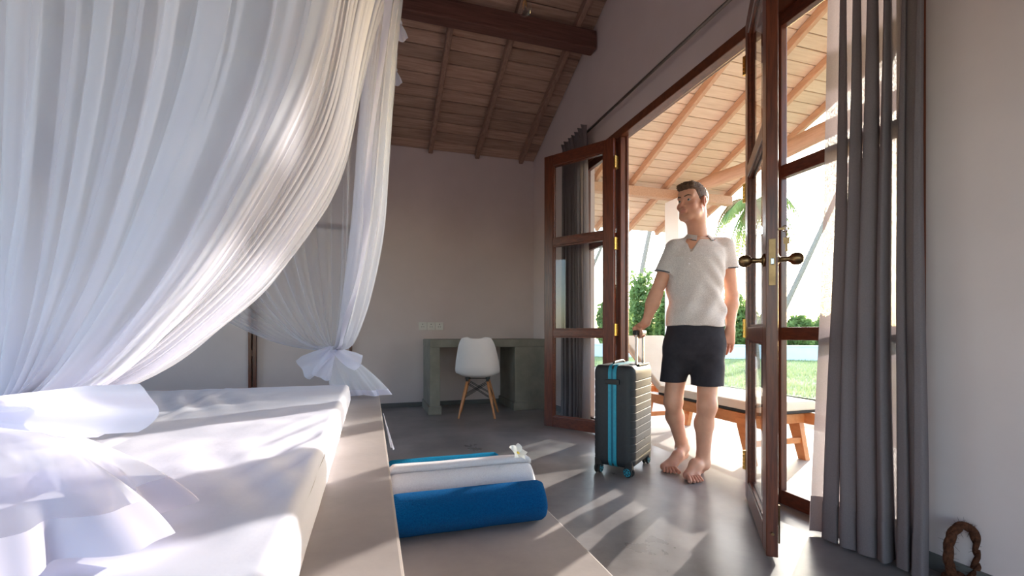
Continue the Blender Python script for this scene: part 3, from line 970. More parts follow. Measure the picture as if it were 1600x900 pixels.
def shell_chair():
    e = empty('shell_chair', (1.085, 4.70, 0), math.radians(-17.3), 'white moulded plastic chair with wooden dowel legs at the concrete desk', 'chair')
    prof = [Vector(p) for p in ((0, .235, .415), (0, .19, .437), (0, .08, .425), (0, -.05, .415), (0, -.14, .43), (0, -.195, .50), (0, -.225, .60), (0, -.25, .71), (0, -.262, .79), (0, -.268, .815))]
    C = smooth_path(prof, 40)
    def width(t):
        ks = [(0, .175), (.08, .205), (.3, .225), (.5, .232), (.62, .222), (.8, .185), (.93, .145), (.985, .11), (1, .085)]
        for (a, wa), (b, wb) in zip(ks[:-1], ks[1:]):
            if t <= b:
                f = (t - a) / (b - a)
                return wa + (wb - wa) * f
        return ks[-1][1]
    def fn_off(off):
        def fn(u, v):
            s = (u - .5) * 2
            i = v * 39
            p = C[int(i)].lerp(C[min(int(i) + 1, 39)], i % 1)
            w_ = width(v)
            k = abs(s) ** 2.6
            seatness = max(0, 1 - v / .55)
            up = .055 * k * (.3 + .7 * seatness + .4 * math.exp(-((v - .5) / .2) ** 2))
            fw = .11 * k * math.exp(-((v - .62) / .28) ** 2)
            tg = (C[min(int(i) + 1, 39)] - C[max(int(i) - 1, 0)]).normalized()
            nn = Vector((0, -tg.z, tg.y)) * -1
            return Vector((s * w_, p.y + fw, p.z + up)) - nn * off
        return fn
    mb = MB()
    mb.grid(fn_off(0), 28, 44)
    mb.grid(lambda u, v: fn_off(.007)(1 - u, v), 28, 44)
    # rim
    def edge(u, v):
        t = u * 4
        k = min(int(t), 3); f = t - k
        a = [(f, 0), (1, f), (1 - f, 1), (0, 1 - f)][k]
        return fn_off(.007 * v)(a[0], a[1])
    mb.grid(edge, 144, 1)
    mb.build('seat_shell', M['white_plastic'], e, True, w=False)
    feet = [(-.185, -.19), (.185, -.19), (-.205, .20), (.205, .20)]
    tops = [(-.105, -.085), (.105, -.085), (-.105, .105), (.105, .105)]
    for (fx, fy), (tx, ty) in zip(feet, tops):
        MB().tube([(fx, fy, 0), (fx * .98 + tx * .02, fy * .98 + ty * .02, .008), (.4 * fx + .6 * tx, .4 * fy + .6 * ty, .6 * .375), (tx, ty, .375)], [.0095, .011, .0155, .014], 12).build('leg', M['chair_leg'], e, True, w=False)
        MB().tube([(tx, ty, .37), (tx * 1.02, ty * 1.02, .405)], [.0165, .0165], 12).box((tx - .02, ty - .012, .395), (tx + .02, ty + .012, .414)).build('leg_bracket', M['black_wire'], e, w=False)
    def pt(i, f):
        return Vector((feet[i][0] + (tops[i][0] - feet[i][0]) * f, feet[i][1] + (tops[i][1] - feet[i][1]) * f, .375 * f))
    for a, b in ((0, 1), (2, 3), (0, 2), (1, 3)):
        for lo, hi in ((a, b), (b, a)):
            mb = MB()
            for off in (0, .035):
                mb.tube([pt(lo, .52 + off), pt(hi, .93 + off)], .0032, 6)
            mb.build('cross_brace', M['black_wire'], e, w=False)
    for y in (-.085, .105):
        MB().tube([(-.105, y, .40), (.105, y, .40)], .004, 6).build('seat_rail', M['black_wire'], e, w=False)
shell_chair()

sk = empty('wall_socket', (.695, YB, .905), label='triple white wall socket above the concrete desk', cat='socket')
for i in range(3):
    x = .546 + .099 * i
    bevel_box('face_plate', (x, YB - .011, .905), (x + .096, YB - .0005, 1.0), M['socket_plastic'], sk, bevel=.004)
    cx = x + .048
    for lo, hi in (((cx - .004, YB - .0118, .968), (cx + .004, YB - .0108, .98)), ((cx - .017, YB - .0118, .94), (cx - .006, YB - .0108, .946)), ((cx + .006, YB - .0118, .94), (cx + .017, YB - .0108, .946))):
        MB().box(lo, hi).build('pin_hole', M['black'], sk)
    bevel_box('switch', (x + .066, YB - .016, .972), (x + .082, YB - .010, .988), M['socket_plastic'], sk, bevel=.002, seg=1)

# ================================================================== SUITCASE
def suitcase():
    ctr = Vector((1.575, 2.615, 0))
    rz = math.atan2(.64, .77)
    e = empty('suitcase', ctr, rz, 'black hard-shell suitcase with teal zip strips and teal wheels', 'suitcase')
    hx, hy, z0, z1 = .205, .132, .052, .675     # local x along the broad side, local -y towards the viewer's right
    # shell: rounded box with horizontal ribs pressed into the broad sides
    def prof(t):      # closed rounded rectangle in (x, y)
        r = .052
        a, b = hx - r, hy - r
        seg = [2 * a, math.pi / 2 * r, 2 * b, math.pi / 2 * r] * 2
        tot = sum(seg)
        s = t * tot
        start = [(-a, -hy), (hx - r, -hy), (hx, -b), (hx, b), (a, hy), (-a, hy), (-hx, b), (-hx, -b)]
        for k in range(8):
            if s <= seg[k] or k == 7:
                break
            s -= seg[k]
        if k == 0: return (-a + s, -hy, 0, -1)
        if k == 2: return (hx, -b + s, 1, 0)
        if k == 4: return (a - s, hy, 0, 1)
        if k == 6: return (-hx, b - s, -1, 0)
        cxy = {1: (a, -b, -math.pi / 2), 3: (a, b, 0), 5: (-a, b, math.pi / 2), 7: (-a, -b, math.pi)}[k]
        an_ = cxy[2] + s / r
        return (cxy[0] + r * math.cos(an_), cxy[1] + r * math.sin(an_), math.cos(an_), math.sin(an_))
    levels = []
    rt = .05
    for i in range(7):
        a = math.pi / 2 * i / 6
        levels.append((z0 + rt * .7 * (1 - math.sin(a)), rt * .8 * (1 - math.cos(a)) if False else rt * .8 * (1 - math.sin(a + 0)) if False else rt * .8 * math.cos(a) ** 2))
    levels.sort()
    nrib = 11
    zs0, zs1 = z0 + rt, z1 - rt
    mids = []
    for i in range(nrib):
        za = zs0 + (zs1 - zs0) * i / nrib
        step = (zs1 - zs0) / nrib
        mids += [(za + .000, 0, 0), (za + .0025, 0, -.0028), (za + .0055, 0, -.0028), (za + .008, 0, 0), (za + .0095, 0, 0), (za + step * .5, 0, .0003), (za + step - .0015, 0, 0)]
    lv = []
    for i in range(8):
        a = math.pi / 2 * i / 7
        lv.append((z0 + rt * (1 - math.sin(a)), rt * (1 - math.cos(math.pi / 2 - a)), 0))
    bottom = sorted([(z0 + rt * (1 - math.cos(a)), rt * (1 - math.sin(a)), 0) for a in np.linspace(0, math.pi / 2, 7)])
    topl = sorted([(z1 - rt * (1 - math.cos(a)), rt * (1 - math.sin(a)), 0) for a in np.linspace(0, math.pi / 2, 7)])
    allv = bottom[:-1] + mids + topl
    n = 120
    V, Fc = [], []
    for (z, ins, rib) in allv:
        for k in range(n):
            x, y, nx, ny = prof(k / n)
            rb_ = rib * max(0, min(1, (abs(ny) - .5) * 4)) * (1 if abs(x) < hx * .93 else .4)
            off = -ins * .62 + rb_
            V.append((x + nx * off, y + ny * off, z))
    for j in range(len(allv) - 1):
        for k in range(n):
            k2 = (k + 1) % n
            Fc.append((j * n + k, j * n + k2, (j + 1) * n + k2, (j + 1) * n + k))
    Fc.append(tuple(reversed(range(n))))
    Fc.append(tuple((len(allv) - 1) * n + k for k in range(n)))
    mesh('case_shell', V, Fc, M['case'], e, True, w=False)
    # zip band around the narrow sides, the top and the bottom
    def ring(off, y0, y1, th):
        r = .045
        a, b = hx + off - r, (z1 - z0) / 2 + off - r
        zc = (z0 + z1) / 2
        pts = []
        for cx_, cz_, s in ((a, -b, -math.pi / 2), (a, b, 0), (-a, b, math.pi / 2), (-a, -b, math.pi)):
            for i in range(9):
                an_ = s + math.pi / 2 * i / 8
                pts.append((cx_ + r * math.cos(an_), zc + cz_ + r * math.sin(an_), math.cos(an_), math.sin(an_)))
        m_ = len(pts)
        V, F_ = [], []
        for (x, z, nx, nz) in pts:
            V += [(x, y0, z), (x, y1, z), (x + nx * th, y1, z + nz * th), (x + nx * th, y0, z + nz * th)]
        for i in range(m_):
            j = (i + 1) % m_
            for k in range(4):
                k2 = (k + 1) % 4
                F_.append((i * 4 + k, i * 4 + k2, j * 4 + k2, j * 4 + k))
        return V, F_
    v, f = ring(-.004, -.018, .018, .0065); mesh('zip', v, f, M['teal_dark'], e, False, w=False)
    for a, b in ((-.026, -.007), (.007, .026)):
        v, f = ring(-.004, a, b, .010)
        mesh('zip_strip', v, f, M['teal'], e, False, w=False)
    bevel_box('lock', (-hx - .016, -.046, .560), (-hx + .02, .042, .592), M['black'], e, bevel=.005, w=False)
    # top carry handle
    mb = MB()
    mb.tube(smooth_path([(-.13, .02, z1 + .004), (-.11, .02, z1 + .016), (0, .02, z1 + .02), (.05, .02, z1 + .016), (.07, .02, z1 + .004)], 14), .007, 8)
    mb.build('carry_handle', M['black'], e, True, w=False)
    bevel_box('handle_tray', (-.07, -.125, z1 - .008), (.15, -.06, z1 + .004), M['black'], e, bevel=.004, w=False)
    # telescopic handle
    for x in (-.035, .105):
        MB().box((x - .008, -.102, z1), (x + .008, -.088, .868)).build('handle_post', M['steel'], e, w=False)
    bevel_box('grip', (-.062, -.112, .862), (.132, -.078, .892), M['black'], e, bevel=.011, seg=3, w=False)
    bevel_box('grip_button', (.005, -.104, .891), (.065, -.086, .896), M['steel'], e, bevel=.002, seg=1, w=False)
    # corner guards and wheels
    for sx in (-1, 1):
        for sy in (-1, 1):
            cx_, cy_ = sx * .178, sy * .096
            hs = bevel_box('wheel_housing', (cx_ - .024, cy_ - .024, .040), (cx_ + .024, cy_ + .024, .10), M['black'], e, bevel=.010, w=False)
            wv = Matrix.Translation((cx_ - .006, cy_, .031)) @ Matrix.Rotation(math.radians(35 + 40 * (sx * sy)), 4, 'Z') @ Matrix.Rotation(math.pi / 2, 4, 'X')
            for s in (-1, 1):
                wm = wv @ Matrix.Translation((0, 0, s * .012))
                wh = MB().lathe([(.0, -.007), (.028, -.007), (.031, -.004), (.031, .004), (.028, .007), (.0, .007)], 24, wm).build('wheel', M['rubber'], e, w=False)
                MB().lathe([(.0, .0), (.024, .0), (.024, .0085), (.0, .0085)] if s > 0 else [(.0, -.0085), (.024, -.0085), (.024, 0), (.0, 0)], 20, wm).build('wheel_disc', M['teal'], wh, w=False)
                sp = MB()
                for q in range(7):
                    a = 2 * math.pi * q / 7
                    z_ = s * .009
                    sp.box((-.003, .009, min(z_ - .0008, z_ + .0008)), (.003, .021, max(z_ - .0008, z_ + .0008)), wm @ Matrix.Rotation(a, 4, 'Z'))
                sp.build('wheel_spokes', M['rubber'], wh, w=False)
    # two small rivets low on the broad side
    for x, z in ((.03, .20), (.13, .21)):
        MB().lathe([(.0, 0), (.006, 0), (.006, .003), (.0, .003)], 10, Matrix.Translation((x, -hy + .002, z)) @ Matrix.Rotation(math.pi / 2, 4, 'X')).build('rivet', M['black'], e, w=False)
suitcase()

# ================================================================== LOUNGER ON THE VERANDA
lg = empty('wooden_lounger', (2.67, 3.2, -.012), label='wooden sun lounger on the veranda behind the man', cat='lounger')
LX0, LX1, LY0, LY1 = 2.43, 2.92, 2.24, 4.25
for x in (LX0, LX1 - .035):
    bevel_box('side_rail', (x, LY0, .245), (x + .035, LY1, .325), M['lounger_wood'], lg, bevel=.006)
for y in (2.42, 4.15):
    bevel_box('cross_rail', (LX0 + .035, y, .25), (LX1 - .035, y + .03, .315), M['lounger_wood'], lg, bevel=.004)
for i in range(11):
    y = 2.48 + i * .088
    bevel_box('slat', (LX0 + .035, y, .31), (LX1 - .035, y + .06, .326), M['lounger_wood'], lg, bevel=.003, seg=1)
for x0, sx in ((LX0 - .004, -1), (LX1 - .036, 1)):
    for yt, yb in ((2.52, 2.44), (3.62, 3.68)):
        mb = MB()
        xa, xb = x0, x0 + .04
        sp = .0
        v = []
        for (y, z) in ((yb - .03, -.012), (yb + .03, -.012), (yt + .05, .29), (yt - .05, .29)):
            v += [(xa + sp * (1 - z / .3), y, z), (xb + sp * (1 - z / .3), y, z)]
        mb.add(v, [(0, 2, 4, 6), (7, 5, 3, 1), (0, 1, 3, 2), (2, 3, 5, 4), (4, 5, 7, 6), (6, 7, 1, 0)])
        mb.build('leg', M['lounger_wood'], lg)
for y in (2.46, 3.66):
    bevel_box('leg_stretcher', (LX0 + .03, y - .012, .10), (LX1 - .03, y + .012, .14), M['lounger_wood'], lg, bevel=.004)
mrot = Matrix.Translation((0, 3.46, .33)) @ Matrix.Rotation(math.radians(34), 4, 'X')
bevel_box('backrest_frame', (LX0 + .05, 0, -.03), (LX0 + .085, .74, .0), M['lounger_wood'], lg, bevel=.004, mtx=mrot)
bevel_box('backrest_frame', (LX1 - .085, 0, -.03), (LX1 - .05, .74, .0), M['lounger_wood'], lg, bevel=.004, mtx=mrot)
for i in range(8):
    bevel_box('back_slat', (LX0 + .05, .03 + i * .09, 0), (LX1 - .05, .09 + i * .09, .014), M['lounger_wood'], lg, bevel=.003, seg=1, mtx=mrot)
cu = empty('lounger_cushion', (2.675, 2.95, .328), label='long cream cushion with dark underside on the wooden lounger', cat='cushion')
bevel_box('seat_pad', (LX0 - .005, 2.36, .345), (LX1 + .005, 3.46, .41), M['cushion'], cu, bevel=.022, seg=4, smooth=True)
bevel_box('underside', (LX0, 2.365, .328), (LX1, 3.46, .352), M['cushion_dark'], cu, bevel=.008)
m2 = Matrix.Translation((0, 3.47, .345)) @ Matrix.Rotation(math.radians(34), 4, 'X')
bevel_box('back_pad', (LX0 - .005, .0, .02), (LX1 + .005, .78, .085), M['cushion'], cu, bevel=.022, seg=4, mtx=m2, smooth=True)

# ================================================================== CURTAINS
RX, RZ = 1.925, 2.745
rod = empty('curtain_rod', (RX, 2.7, RZ), label='thin steel curtain rod above the glazed doors', cat='curtain rod')
MB().tube([(RX, .95, RZ), (RX, 4.5, RZ)], .011, 12).build('pole', M['rod'], rod, True)
for y in (.95, 4.5):
    MB().lathe([(.0, -.02), (.016, -.012), (.02, 0), (.016, .012), (.0, .02)], 14, Matrix.Translation((RX, y, RZ))).build('finial', M['rod'], rod, True)
for y in (1.05, 4.42):
    MB().tube([(RX, y, RZ - .012), (XW, y, RZ - .012)], .006, 8).box((XW - .004, y - .02, RZ - .05), (XW + .0, y + .02, RZ + .03)).build('bracket', M['rod'], rod)

def curtain(name, y0, y1, label, folds, seed, depth=.05, flare=.0, front=0.0, lap=0.0):
    r = random.Random(seed)
    e = empty(name, (RX, (y0 + y1) / 2, 0.01), label=label, cat='curtain', group='grey linen curtains at the glazed doors')
    ph = [r.uniform(0, 6.28) for _ in range(6)]
    fr_ = [r.uniform(.7, 1.3) for _ in range(6)]
    def pos(u, z):
        t = 1 - z / 2.79
        k = folds * 2 * math.pi * u
        wob = .55 * math.sin(u * 7 + ph[0]) + .35 * math.sin(u * 17 + ph[1] + z * .25)
        s1 = math.sin(k + wob + .12 * math.sin(z * 1.7 + ph[2]))
        s2 = math.sin(2 * k + 1.3 + wob)
        amp = depth * (.55 + .45 * t) * (1 + .35 * math.sin(u * 9 + ph[3]))
        x = RX - .018 + .0 - front * t - amp * (s1 * .9 + .22 * s2) - flare * t * t * max(0, math.sin(u * 5 + ph[4]))
        # cloth doubles back on itself between folds
        y = y0 + (y1 - y0) * u + (.033 + lap * max(0, min(1, (u - .42) * 6))) * (.4 + .6 * t) * math.cos(k + wob) + .012 * math.sin(z * 2.3 + ph[5] + u * 4) * t
        if z > 2.69:                                  # gathered heading
            q = (z - 2.69) / .1
            x += .02 * q * math.sin(u * folds * 2 * math.pi * 2.0 + 1) - .012 * q
        x = min(x, 1.984)
        return (x, y, z)
    zs_ = [.165 + (2.80 - .165) * i / 46 for i in range(47)]
    NU = folds * 22
    mb = MB()
    mb.grid(lambda u, v: pos(u, .165 + (2.80 - .165) * v), NU, 46)
    mb.build('curtain_panel', M['curtain'], e, True)
    mb = MB()
    mb.grid(lambda u, v: pos(u, .012 + (.165 - .012) * v), NU, 4)
    mb.grid(lambda u, v: (pos(u, .012 + (.165 - .012) * v)[0] - .003, pos(u, .012 + (.165 - .012) * v)[1], .012 + (.165 - .012) * v), NU, 4)
    h = mb.build('hem_band', M['curtain'], e, True)
    h['label'] = 'darker doubled hem'
    return e
curtain('curtain', 1.105, 1.455, 'long grey curtain gathered at the right of the doors, beside the bare wall', 6, 11, depth=.052, flare=.04, front=.025, lap=.014)
curtain('curtain', 3.80, 4.36, 'grey curtain behind the glass of the left open door', 7, 12, depth=.045)

# ================================================================== ROPE DOOR STOP, BULB
rp = empty('rope_doorstop', (1.93, 1.04, 0), label='brown coir rope loop standing against the bare wall by the curtain', cat='rope')
loop_c = at(1505, 855, 1.575)
right = Vector((CA, -SA, 0))
loop = []
for i in range(41):
    a = -math.pi / 2 + 2 * math.pi * (i / 40) * .9 + math.pi * .1 * 1.0
    a = math.radians(-62) + math.radians(304) * i / 40
    w_ = .052 * (1.0 + .10 * math.sin(a))
    loop.append(Vector((loop_c.x, loop_c.y, 0)) + right * (w_ * math.cos(a)) + Vector((0, 0, .105 + .105 * math.sin(a))))
mb = MB()
nst = 3
L_n = len(loop)
for s in range(nst):           # three twisted strands
    pts = []
    for i, p in enumerate(loop):
        t = (loop[min(i + 1, L_n - 1)] - loop[max(i - 1, 0)]).normalized()
        n1 = Vector((SA, CA, 0))
        n2 = t.cross(n1)
        ph = i * .55 + 2 * math.pi * s / nst
        pts.append(p + (n1 * math.cos(ph) + n2 * math.sin(ph)) * .0068)
    mb.tube(pts, .0088, 7)
mb.build('rope_strands', M['coir'], rp, True)
mb = MB()
rr_ = random.Random(5)
for i in range(240):
    p = loop[rr_.randrange(L_n)]
    dv = Vector((rr_.gauss(0, 1), rr_.gauss(0, 1), rr_.gauss(0, 1))).normalized()
    a, b = p + dv * .012, p + dv * rr_.uniform(.018, .034) + Vector((0, 0, rr_.uniform(-.006, .006)))
    mb.tube([a, b], [.0006, .0003], 3, cap=False)
mb.build('coir_fibres', M['coir'], rp)['kind'] = 'stuff'
base_c = Vector((loop_c.x, loop_c.y, 0))
coil = [base_c + right * (.05 * math.cos(a)) + Vector((SA, CA, 0)) * (.035 * math.sin(a)) + Vector((0, 0, .0155 + .004 * a / 6.28)) for a in np.linspace(0, 4 * math.pi, 50)]
MB().tube(coil, .0145, 8).build('rope_coil', M['coir'], rp, True)

bc = at(820, 12, 2.3)
bl = empty('pendant_bulb', (bc.x, bc.y, bc.z), label='clear filament bulb hanging below the dark ceiling beam', cat='light bulb')
MB().lathe([(.0, -.040), (.012, -.0385), (.024, -.032), (.033, -.020), (.0365, -.004), (.034, .014), (.026, .034), (.018, .050), (.0145, .062), (.0, .062)], 26, Matrix.Translation(bc)).build('glass_envelope', M['glass'], bl, True)
MB().lathe([(.0, .058), (.0150, .058), (.0155, .066), (.0150, .085), (.0, .085)], 18, Matrix.Translation(bc)).build('screw_cap', M['brass'], bl, True)
MB().lathe([(.0, .078), (.021, .078), (.021, .125), (.012, .14), (.0, .14)], 20, Matrix.Translation(bc)).build('lamp_holder', M['black'], bl, True)
MB().tube([bc + Vector((0, 0, .135)), Vector((bc.x, bc.y, roof_z(bc.y) + .01))], .0035, 8).build('cord', M['black_wire'], bl, True)
mb = MB()
for k in range(4):
    a = math.pi / 2 * k
    c_, s_ = math.cos(a), math.sin(a)
    mb.tube([bc + Vector((.004 * c_, .004 * s_, .045)), bc + Vector((.012 * c_, .012 * s_, -.006)), bc + Vector((.009 * math.cos(a + .8), .009 * math.sin(a + .8), .03))], .0009, 5)
mb.build('filament', M['brass'], bl)
MB().tube([bc + Vector((0, 0, .058)), bc + Vector((0, 0, .03))], [.006, .003], 8).build('glass_stem', M['glass'], bl)

# ================================================================== CANOPY AND MOSQUITO NETS
CZ, CX, CYF, CYN, CXL = 2.60, .131, 3.20, 1.12, -2.05
cf = empty('canopy_frame', ((CX + CXL) / 2, (CYF + CYN) / 2, CZ), label='thin bamboo canopy frame above the bed carrying the mosquito nets', cat='canopy')
for a, b in (((CX, CYF + .03, CZ), (CX, CYN - .03, CZ)), ((CXL, CYF + .03, CZ), (CXL, CYN - .03, CZ)), ((CX + .03, CYF, CZ + .018), (CXL - .03, CYF, CZ + .018)), ((CX + .03, CYN, CZ + .018), (CXL - .03, CYN, CZ + .018))):
    a, b = Vector(a), Vector(b)
    n = 24
    MB().tube([a.lerp(b, i / n) for i in range(n + 1)], [.0105 + (.0022 if i % 5 == 0 else 0) for i in range(n + 1)], 9).build('bamboo_pole', M['bamboo'], cf, True)
for x, y in ((CX, CYF), (CX, CYN), (CXL, CYF), (CXL, CYN)):
    MB().tube([(x, y, CZ + .02), (x, y, roof_z(y) + .01)], .003, 6).build('hanging_cord', M['ribbon'], cf)

def lerp_path(P, t):
    i = t * (len(P) - 1)
    k = min(int(i), len(P) - 2)
    return P[k].lerp(P[k + 1], i - k)

# progress of a drawn-back strand, read off the free edge of the near net: first mostly down, then sideways
edge_px = [(622, -28, 2.235), (590, 33, 2.15), (562, 140, 2.03), (537, 255, 1.88), (502, 330, 1.72), (425, 432, 1.45), (335, 512, 1.2), (232, 580, 1.0), (105, 622, .82), (-22, 634, .71)]
def on_plane(px, py, P, Q):
    # where the sight line of a photo pixel meets the upright plane through P and Q
    k = (px - 800.0) / F_PX
    dx, dy = k * CA + SA, CA - k * SA
    nx_, ny_ = Q.y - P.y, -(Q.x - P.x)
    d = (P.x * nx_ + P.y * ny_) / (dx * nx_ + dy * ny_)
    return at(px, py, d)
_P, _Q = at(622, -28, 2.235), at(-22, 634, .86)
EDGE = smooth_path([on_plane(px, py, _P, _Q) for px, py, d in edge_px], 60)
T1 = EDGE[-1].copy()
E0 = EDGE[0].copy()
def prog(t):
    p = lerp_path(EDGE, t)
    hx_ = Vector((T1.x - E0.x, T1.y - E0.y))
    hp = Vector((p.x - E0.x, p.y - E0.y)).dot(hx_) / hx_.length_squared
    vp = (p.z - E0.z) / (T1.z - E0.z)
    return hp, vp

def net_sheet(mb, top_fn, T, s0, s1, ns, nt, folds, seed, amp=.035, over=1.5, bundle=.045, side=None, hscale=(1.0, 1.0)):
    """cloth hanging from top_fn(s) and gathered at T; pleats fold over each other"""
    r = random.Random(seed)
    ph = [r.uniform(0, 6.28) for _ in range(8)]
    def fn(u, v):
        s = s0 + (s1 - s0) * u
        k = 2 * math.pi * folds * u
        wob = .8 * math.sin(u * 9 + ph[0]) + .5 * math.sin(u * 23 + ph[1])
        ss = s + over * (s1 - s0) / folds / (2 * math.pi) * math.sin(k + wob + ph[2]) * (1 + .5 * math.sin(u * 13 + ph[3]))
        ss = min(max(ss, s0 - .01), s1 + .01)
        A_ = top_fn(ss)
        hp, vp = prog(v)
        hp = max(hp, 0) ** (hscale[0] + (hscale[1] - hscale[0]) * u)
        x = A_.x + (T.x - A_.x) * hp
        y = A_.y + (T.y - A_.y) * hp
        z = A_.z + (T.z - A_.z) * vp
        # pleat depth, across the strand
        dv = Vector((T.x - A_.x, T.y - A_.y, 0))
        nv_ = Vector((-dv.y, dv.x, 0))
        nv_ = nv_.normalized() if nv_.length > .05 else Vector((.6, .8, 0))
        env = (1 - v) ** .6 * (.35 + 1.3 * v) * 1.0
        d1 = amp * env * math.cos(k + wob + ph[2]) + amp * .45 * env * math.sin(k * .37 + ph[4] + v * 2) + amp * .2 * env * math.sin(2 * k + ph[5] - v * 3)
        # strands stay apart in the bundle
        q = 2 * math.pi * (u * 3.0 + .1 * math.sin(k))
        bx_ = bundle * v ** 3 * (math.cos(q) * (.4 + .6 * math.sin(u * 40) ** 2))
        by_ = bundle * v ** 3 * (math.sin(q) * (.4 + .6 * math.cos(u * 31) ** 2))
        return (x + nv_.x * d1 + bx_, y + nv_.y * d1 + by_, z + bundle * .4 * v ** 3 * math.sin(q))
    mb.grid(fn, ns, nt)
    return fn

def ribbon_bow(parent, c, u, n_, up, loops, mat, name='bow'):
    """loops: list of (angle, length, width) in the (u, up) plane round the knot c; n_ points to the viewer"""
    o = None
    mb = MB()
    mb.lathe([(.0, -.022), (.02, -.018), (.027, 0), (.02, .018), (.0, .022)], 14, Matrix.Translation(c))
    for ang_, ln, wd, curl in loops:
        dx = u * math.cos(ang_) + up * math.sin(ang_)
        sd = u * -math.sin(ang_) + up * math.cos(ang_)
        def fn(a, b):
            w_ = wd * (.4 + .6 * min(1, b * 1.3)) * (a - .5)
            return c + dx * ln * b * (1 - .06 * (2 * a - 1) ** 4) + sd * w_ + n_ * (.022 * math.sin(b * 3.0) + wd * .13 * math.sin(a * 7 + b * 2) + curl * b * b)
        mb.grid(fn, 12, 20)
    return mb.build(name, mat, parent, True)

right = Vector((CA, -SA, 0))
toward = Vector((-SA, -CA, 0))
UP = Vector((0, 0, 1))

# --- near net
nn = empty('mosquito_net', (T1.x, T1.y, ZM + .01), label='near half of the white mosquito net, swept left and tied with a bow', cat='mosquito net', group='mosquito net halves of the bed canopy')
def top_near(s):
    s *= 2.78
    yr = E0.y - s
    if yr > CYN:
        return Vector((CX, yr, CZ))
    return Vector((max(CX - (s - (E0.y - CYN)), -1.45), CYN, CZ))
mb = MB()
net_sheet(mb, top_near, T1, 0.0, .17, 200, 80, 6, 1, amp=.03, over=1.5)
mb.build('net_edge_gathers', M['net'], nn, True)
mb = MB()
net_sheet(mb, top_near, T1, .11, 1.0, 620, 80, 30, 2, amp=.03, over=1.8)
mb.build('net_drape', M['net'], nn, True)
mb = MB()
net_sheet(mb, lambda s: top_near(s) + Vector((-.03, .02, 0)), T1 + Vector((-.02, .02, 0)), .28, 1.0, 330, 60, 13, 3, amp=.05, over=1.6)
mb.build('net_back_layer', M['net'], nn, True)
# band of solid cloth along the free edge
mb = MB()
mb.grid(lambda u, v: lerp_path(EDGE, v * .97) + Vector((0, 0, -.004 - .016 * u)) + toward * .006 * math.sin(v * 40), 2, 80)
mb.build('hem_band', M['net_dense'], nn, True)
# skirt below the knot, spread on the mattress
def skirt(parent, T, spread, zb, seed, mat_net, mat_hem, folds=11, lean=Vector((0, 0, 0)), hem=.07, nu=220, flat=1.0):
    r = random.Random(seed)
    p1, p2, p3 = (r.uniform(0, 6.28) for _ in range(3))
    def fn_r(z0v, z1v):
        def fn(u, v):
            v = z0v + (z1v - z0v) * v
            a = 2 * math.pi * u
            k = folds * a
            rad = .03 + spread * (1 - (1 - v) ** 1.7) * (.78 + .22 * math.sin(2 * a + p1)) * (1 + .20 * v * math.sin(k + p2) + .07 * v * math.sin(2.3 * k + p3))
            z = T.z + (zb - T.z) * v
            return Vector((T.x, T.y, 0)) + lean * v + (right * math.cos(a) + toward * flat * math.sin(a)) * rad + UP * (z + .004 * v * (1 + math.sin(k * .5 + p1)))
        return fn
    mb = MB().grid(fn_r(0, 1 - hem), nu, 26, closed_u=True)
    a = mb.build('net_skirt', mat_net, parent, True)
    mb = MB().grid(fn_r(1 - hem, 1), nu, 5, closed_u=True)
    b = mb.build('skirt_hem', mat_hem, parent, True)
    return a, b
skirt(nn, T1 + Vector((0, 0, -.01)), .19, ZM + .02, 4, M['net'], M['ribbon'], folds=9, lean=right * .27 + toward * .22, hem=.22)
skirt(nn, T1 + Vector((0, 0, -.01)), .15, ZM + .02, 9, M['net'], M['ribbon'], folds=7, lean=right * .17 + toward * .17, hem=.2)
ribbon_bow(nn, T1 + toward * .05, right, toward, UP, [(math.radians(1), .36, .084, .0), (math.radians(-7), .24, .06, -.05), (math.radians(180), .2, .06, 0)], M['ribbon'])

# --- far net
T2 = at(525, 543, 3.0)
fn_ = empty('mosquito_net', (T2.x, T2.y, ZP + .005), label='far half of the white mosquito net, tied at the far platform corner', cat='mosquito net', group='mosquito net halves of the bed canopy')
E_near = 1.75
def top_far_right(s):
    return Vector((CX, E_near + (CYF - E_near) * s, CZ))
def top_far_side(s):
    return Vector((CX - (CX - CXL) * s, CYF, CZ))
mb = MB()
net_sheet(mb, top_far_right, T2, 0.0, 1.0, 300, 60, 18, 5, amp=.03, over=1.6, bundle=.035, hscale=(.42, 1.0))
mb.build('net_drape', M['net_dense'], fn_, True)
mb = MB()
net_sheet(mb, lambda s: top_far_right(.25 + .75 * s) + Vector((.015, .01, 0)), T2 + Vector((.012, 0, 0)), 0.0, 1.0, 160, 60, 7, 15, amp=.035, over=1.4, bundle=.035, hscale=(1.0, 1.3))
mb.build('net_front_layer', M['net_dense'], fn_, True)
mb = MB()
net_sheet(mb, top_far_side, T2, 0.0, 1.0, 360, 60, 17, 6, amp=.035, over=1.6, bundle=.035)
mb.build('net_far_side', M['net'], fn_, True)
mb = MB()
def hem_far(u, v):
    A_ = top_far_right(.12)
    hp, vp = prog(v)
    hp = hp ** .8
    p = Vector((A_.x + (T2.x - A_.x) * hp, A_.y + (T2.y - A_.y) * hp, A_.z + (T2.z - A_.z) * vp))
    return p + right * (.028 * (u - .5) + .012 * math.sin(v * 16)) + toward * (.03 + .012 * math.sin(v * 23 + u * 2))
mb.grid(hem_far, 3, 70)
mb.build('hem_band', M['ribbon'], fn_, True)
skirt(fn_, T2 + Vector((0, 0, -.01)), .15, ZP + .012, 7, M['net_dense'], M['ribbon'], folds=8, lean=right * .17 + toward * -.02, hem=.12, nu=160, flat=.55)
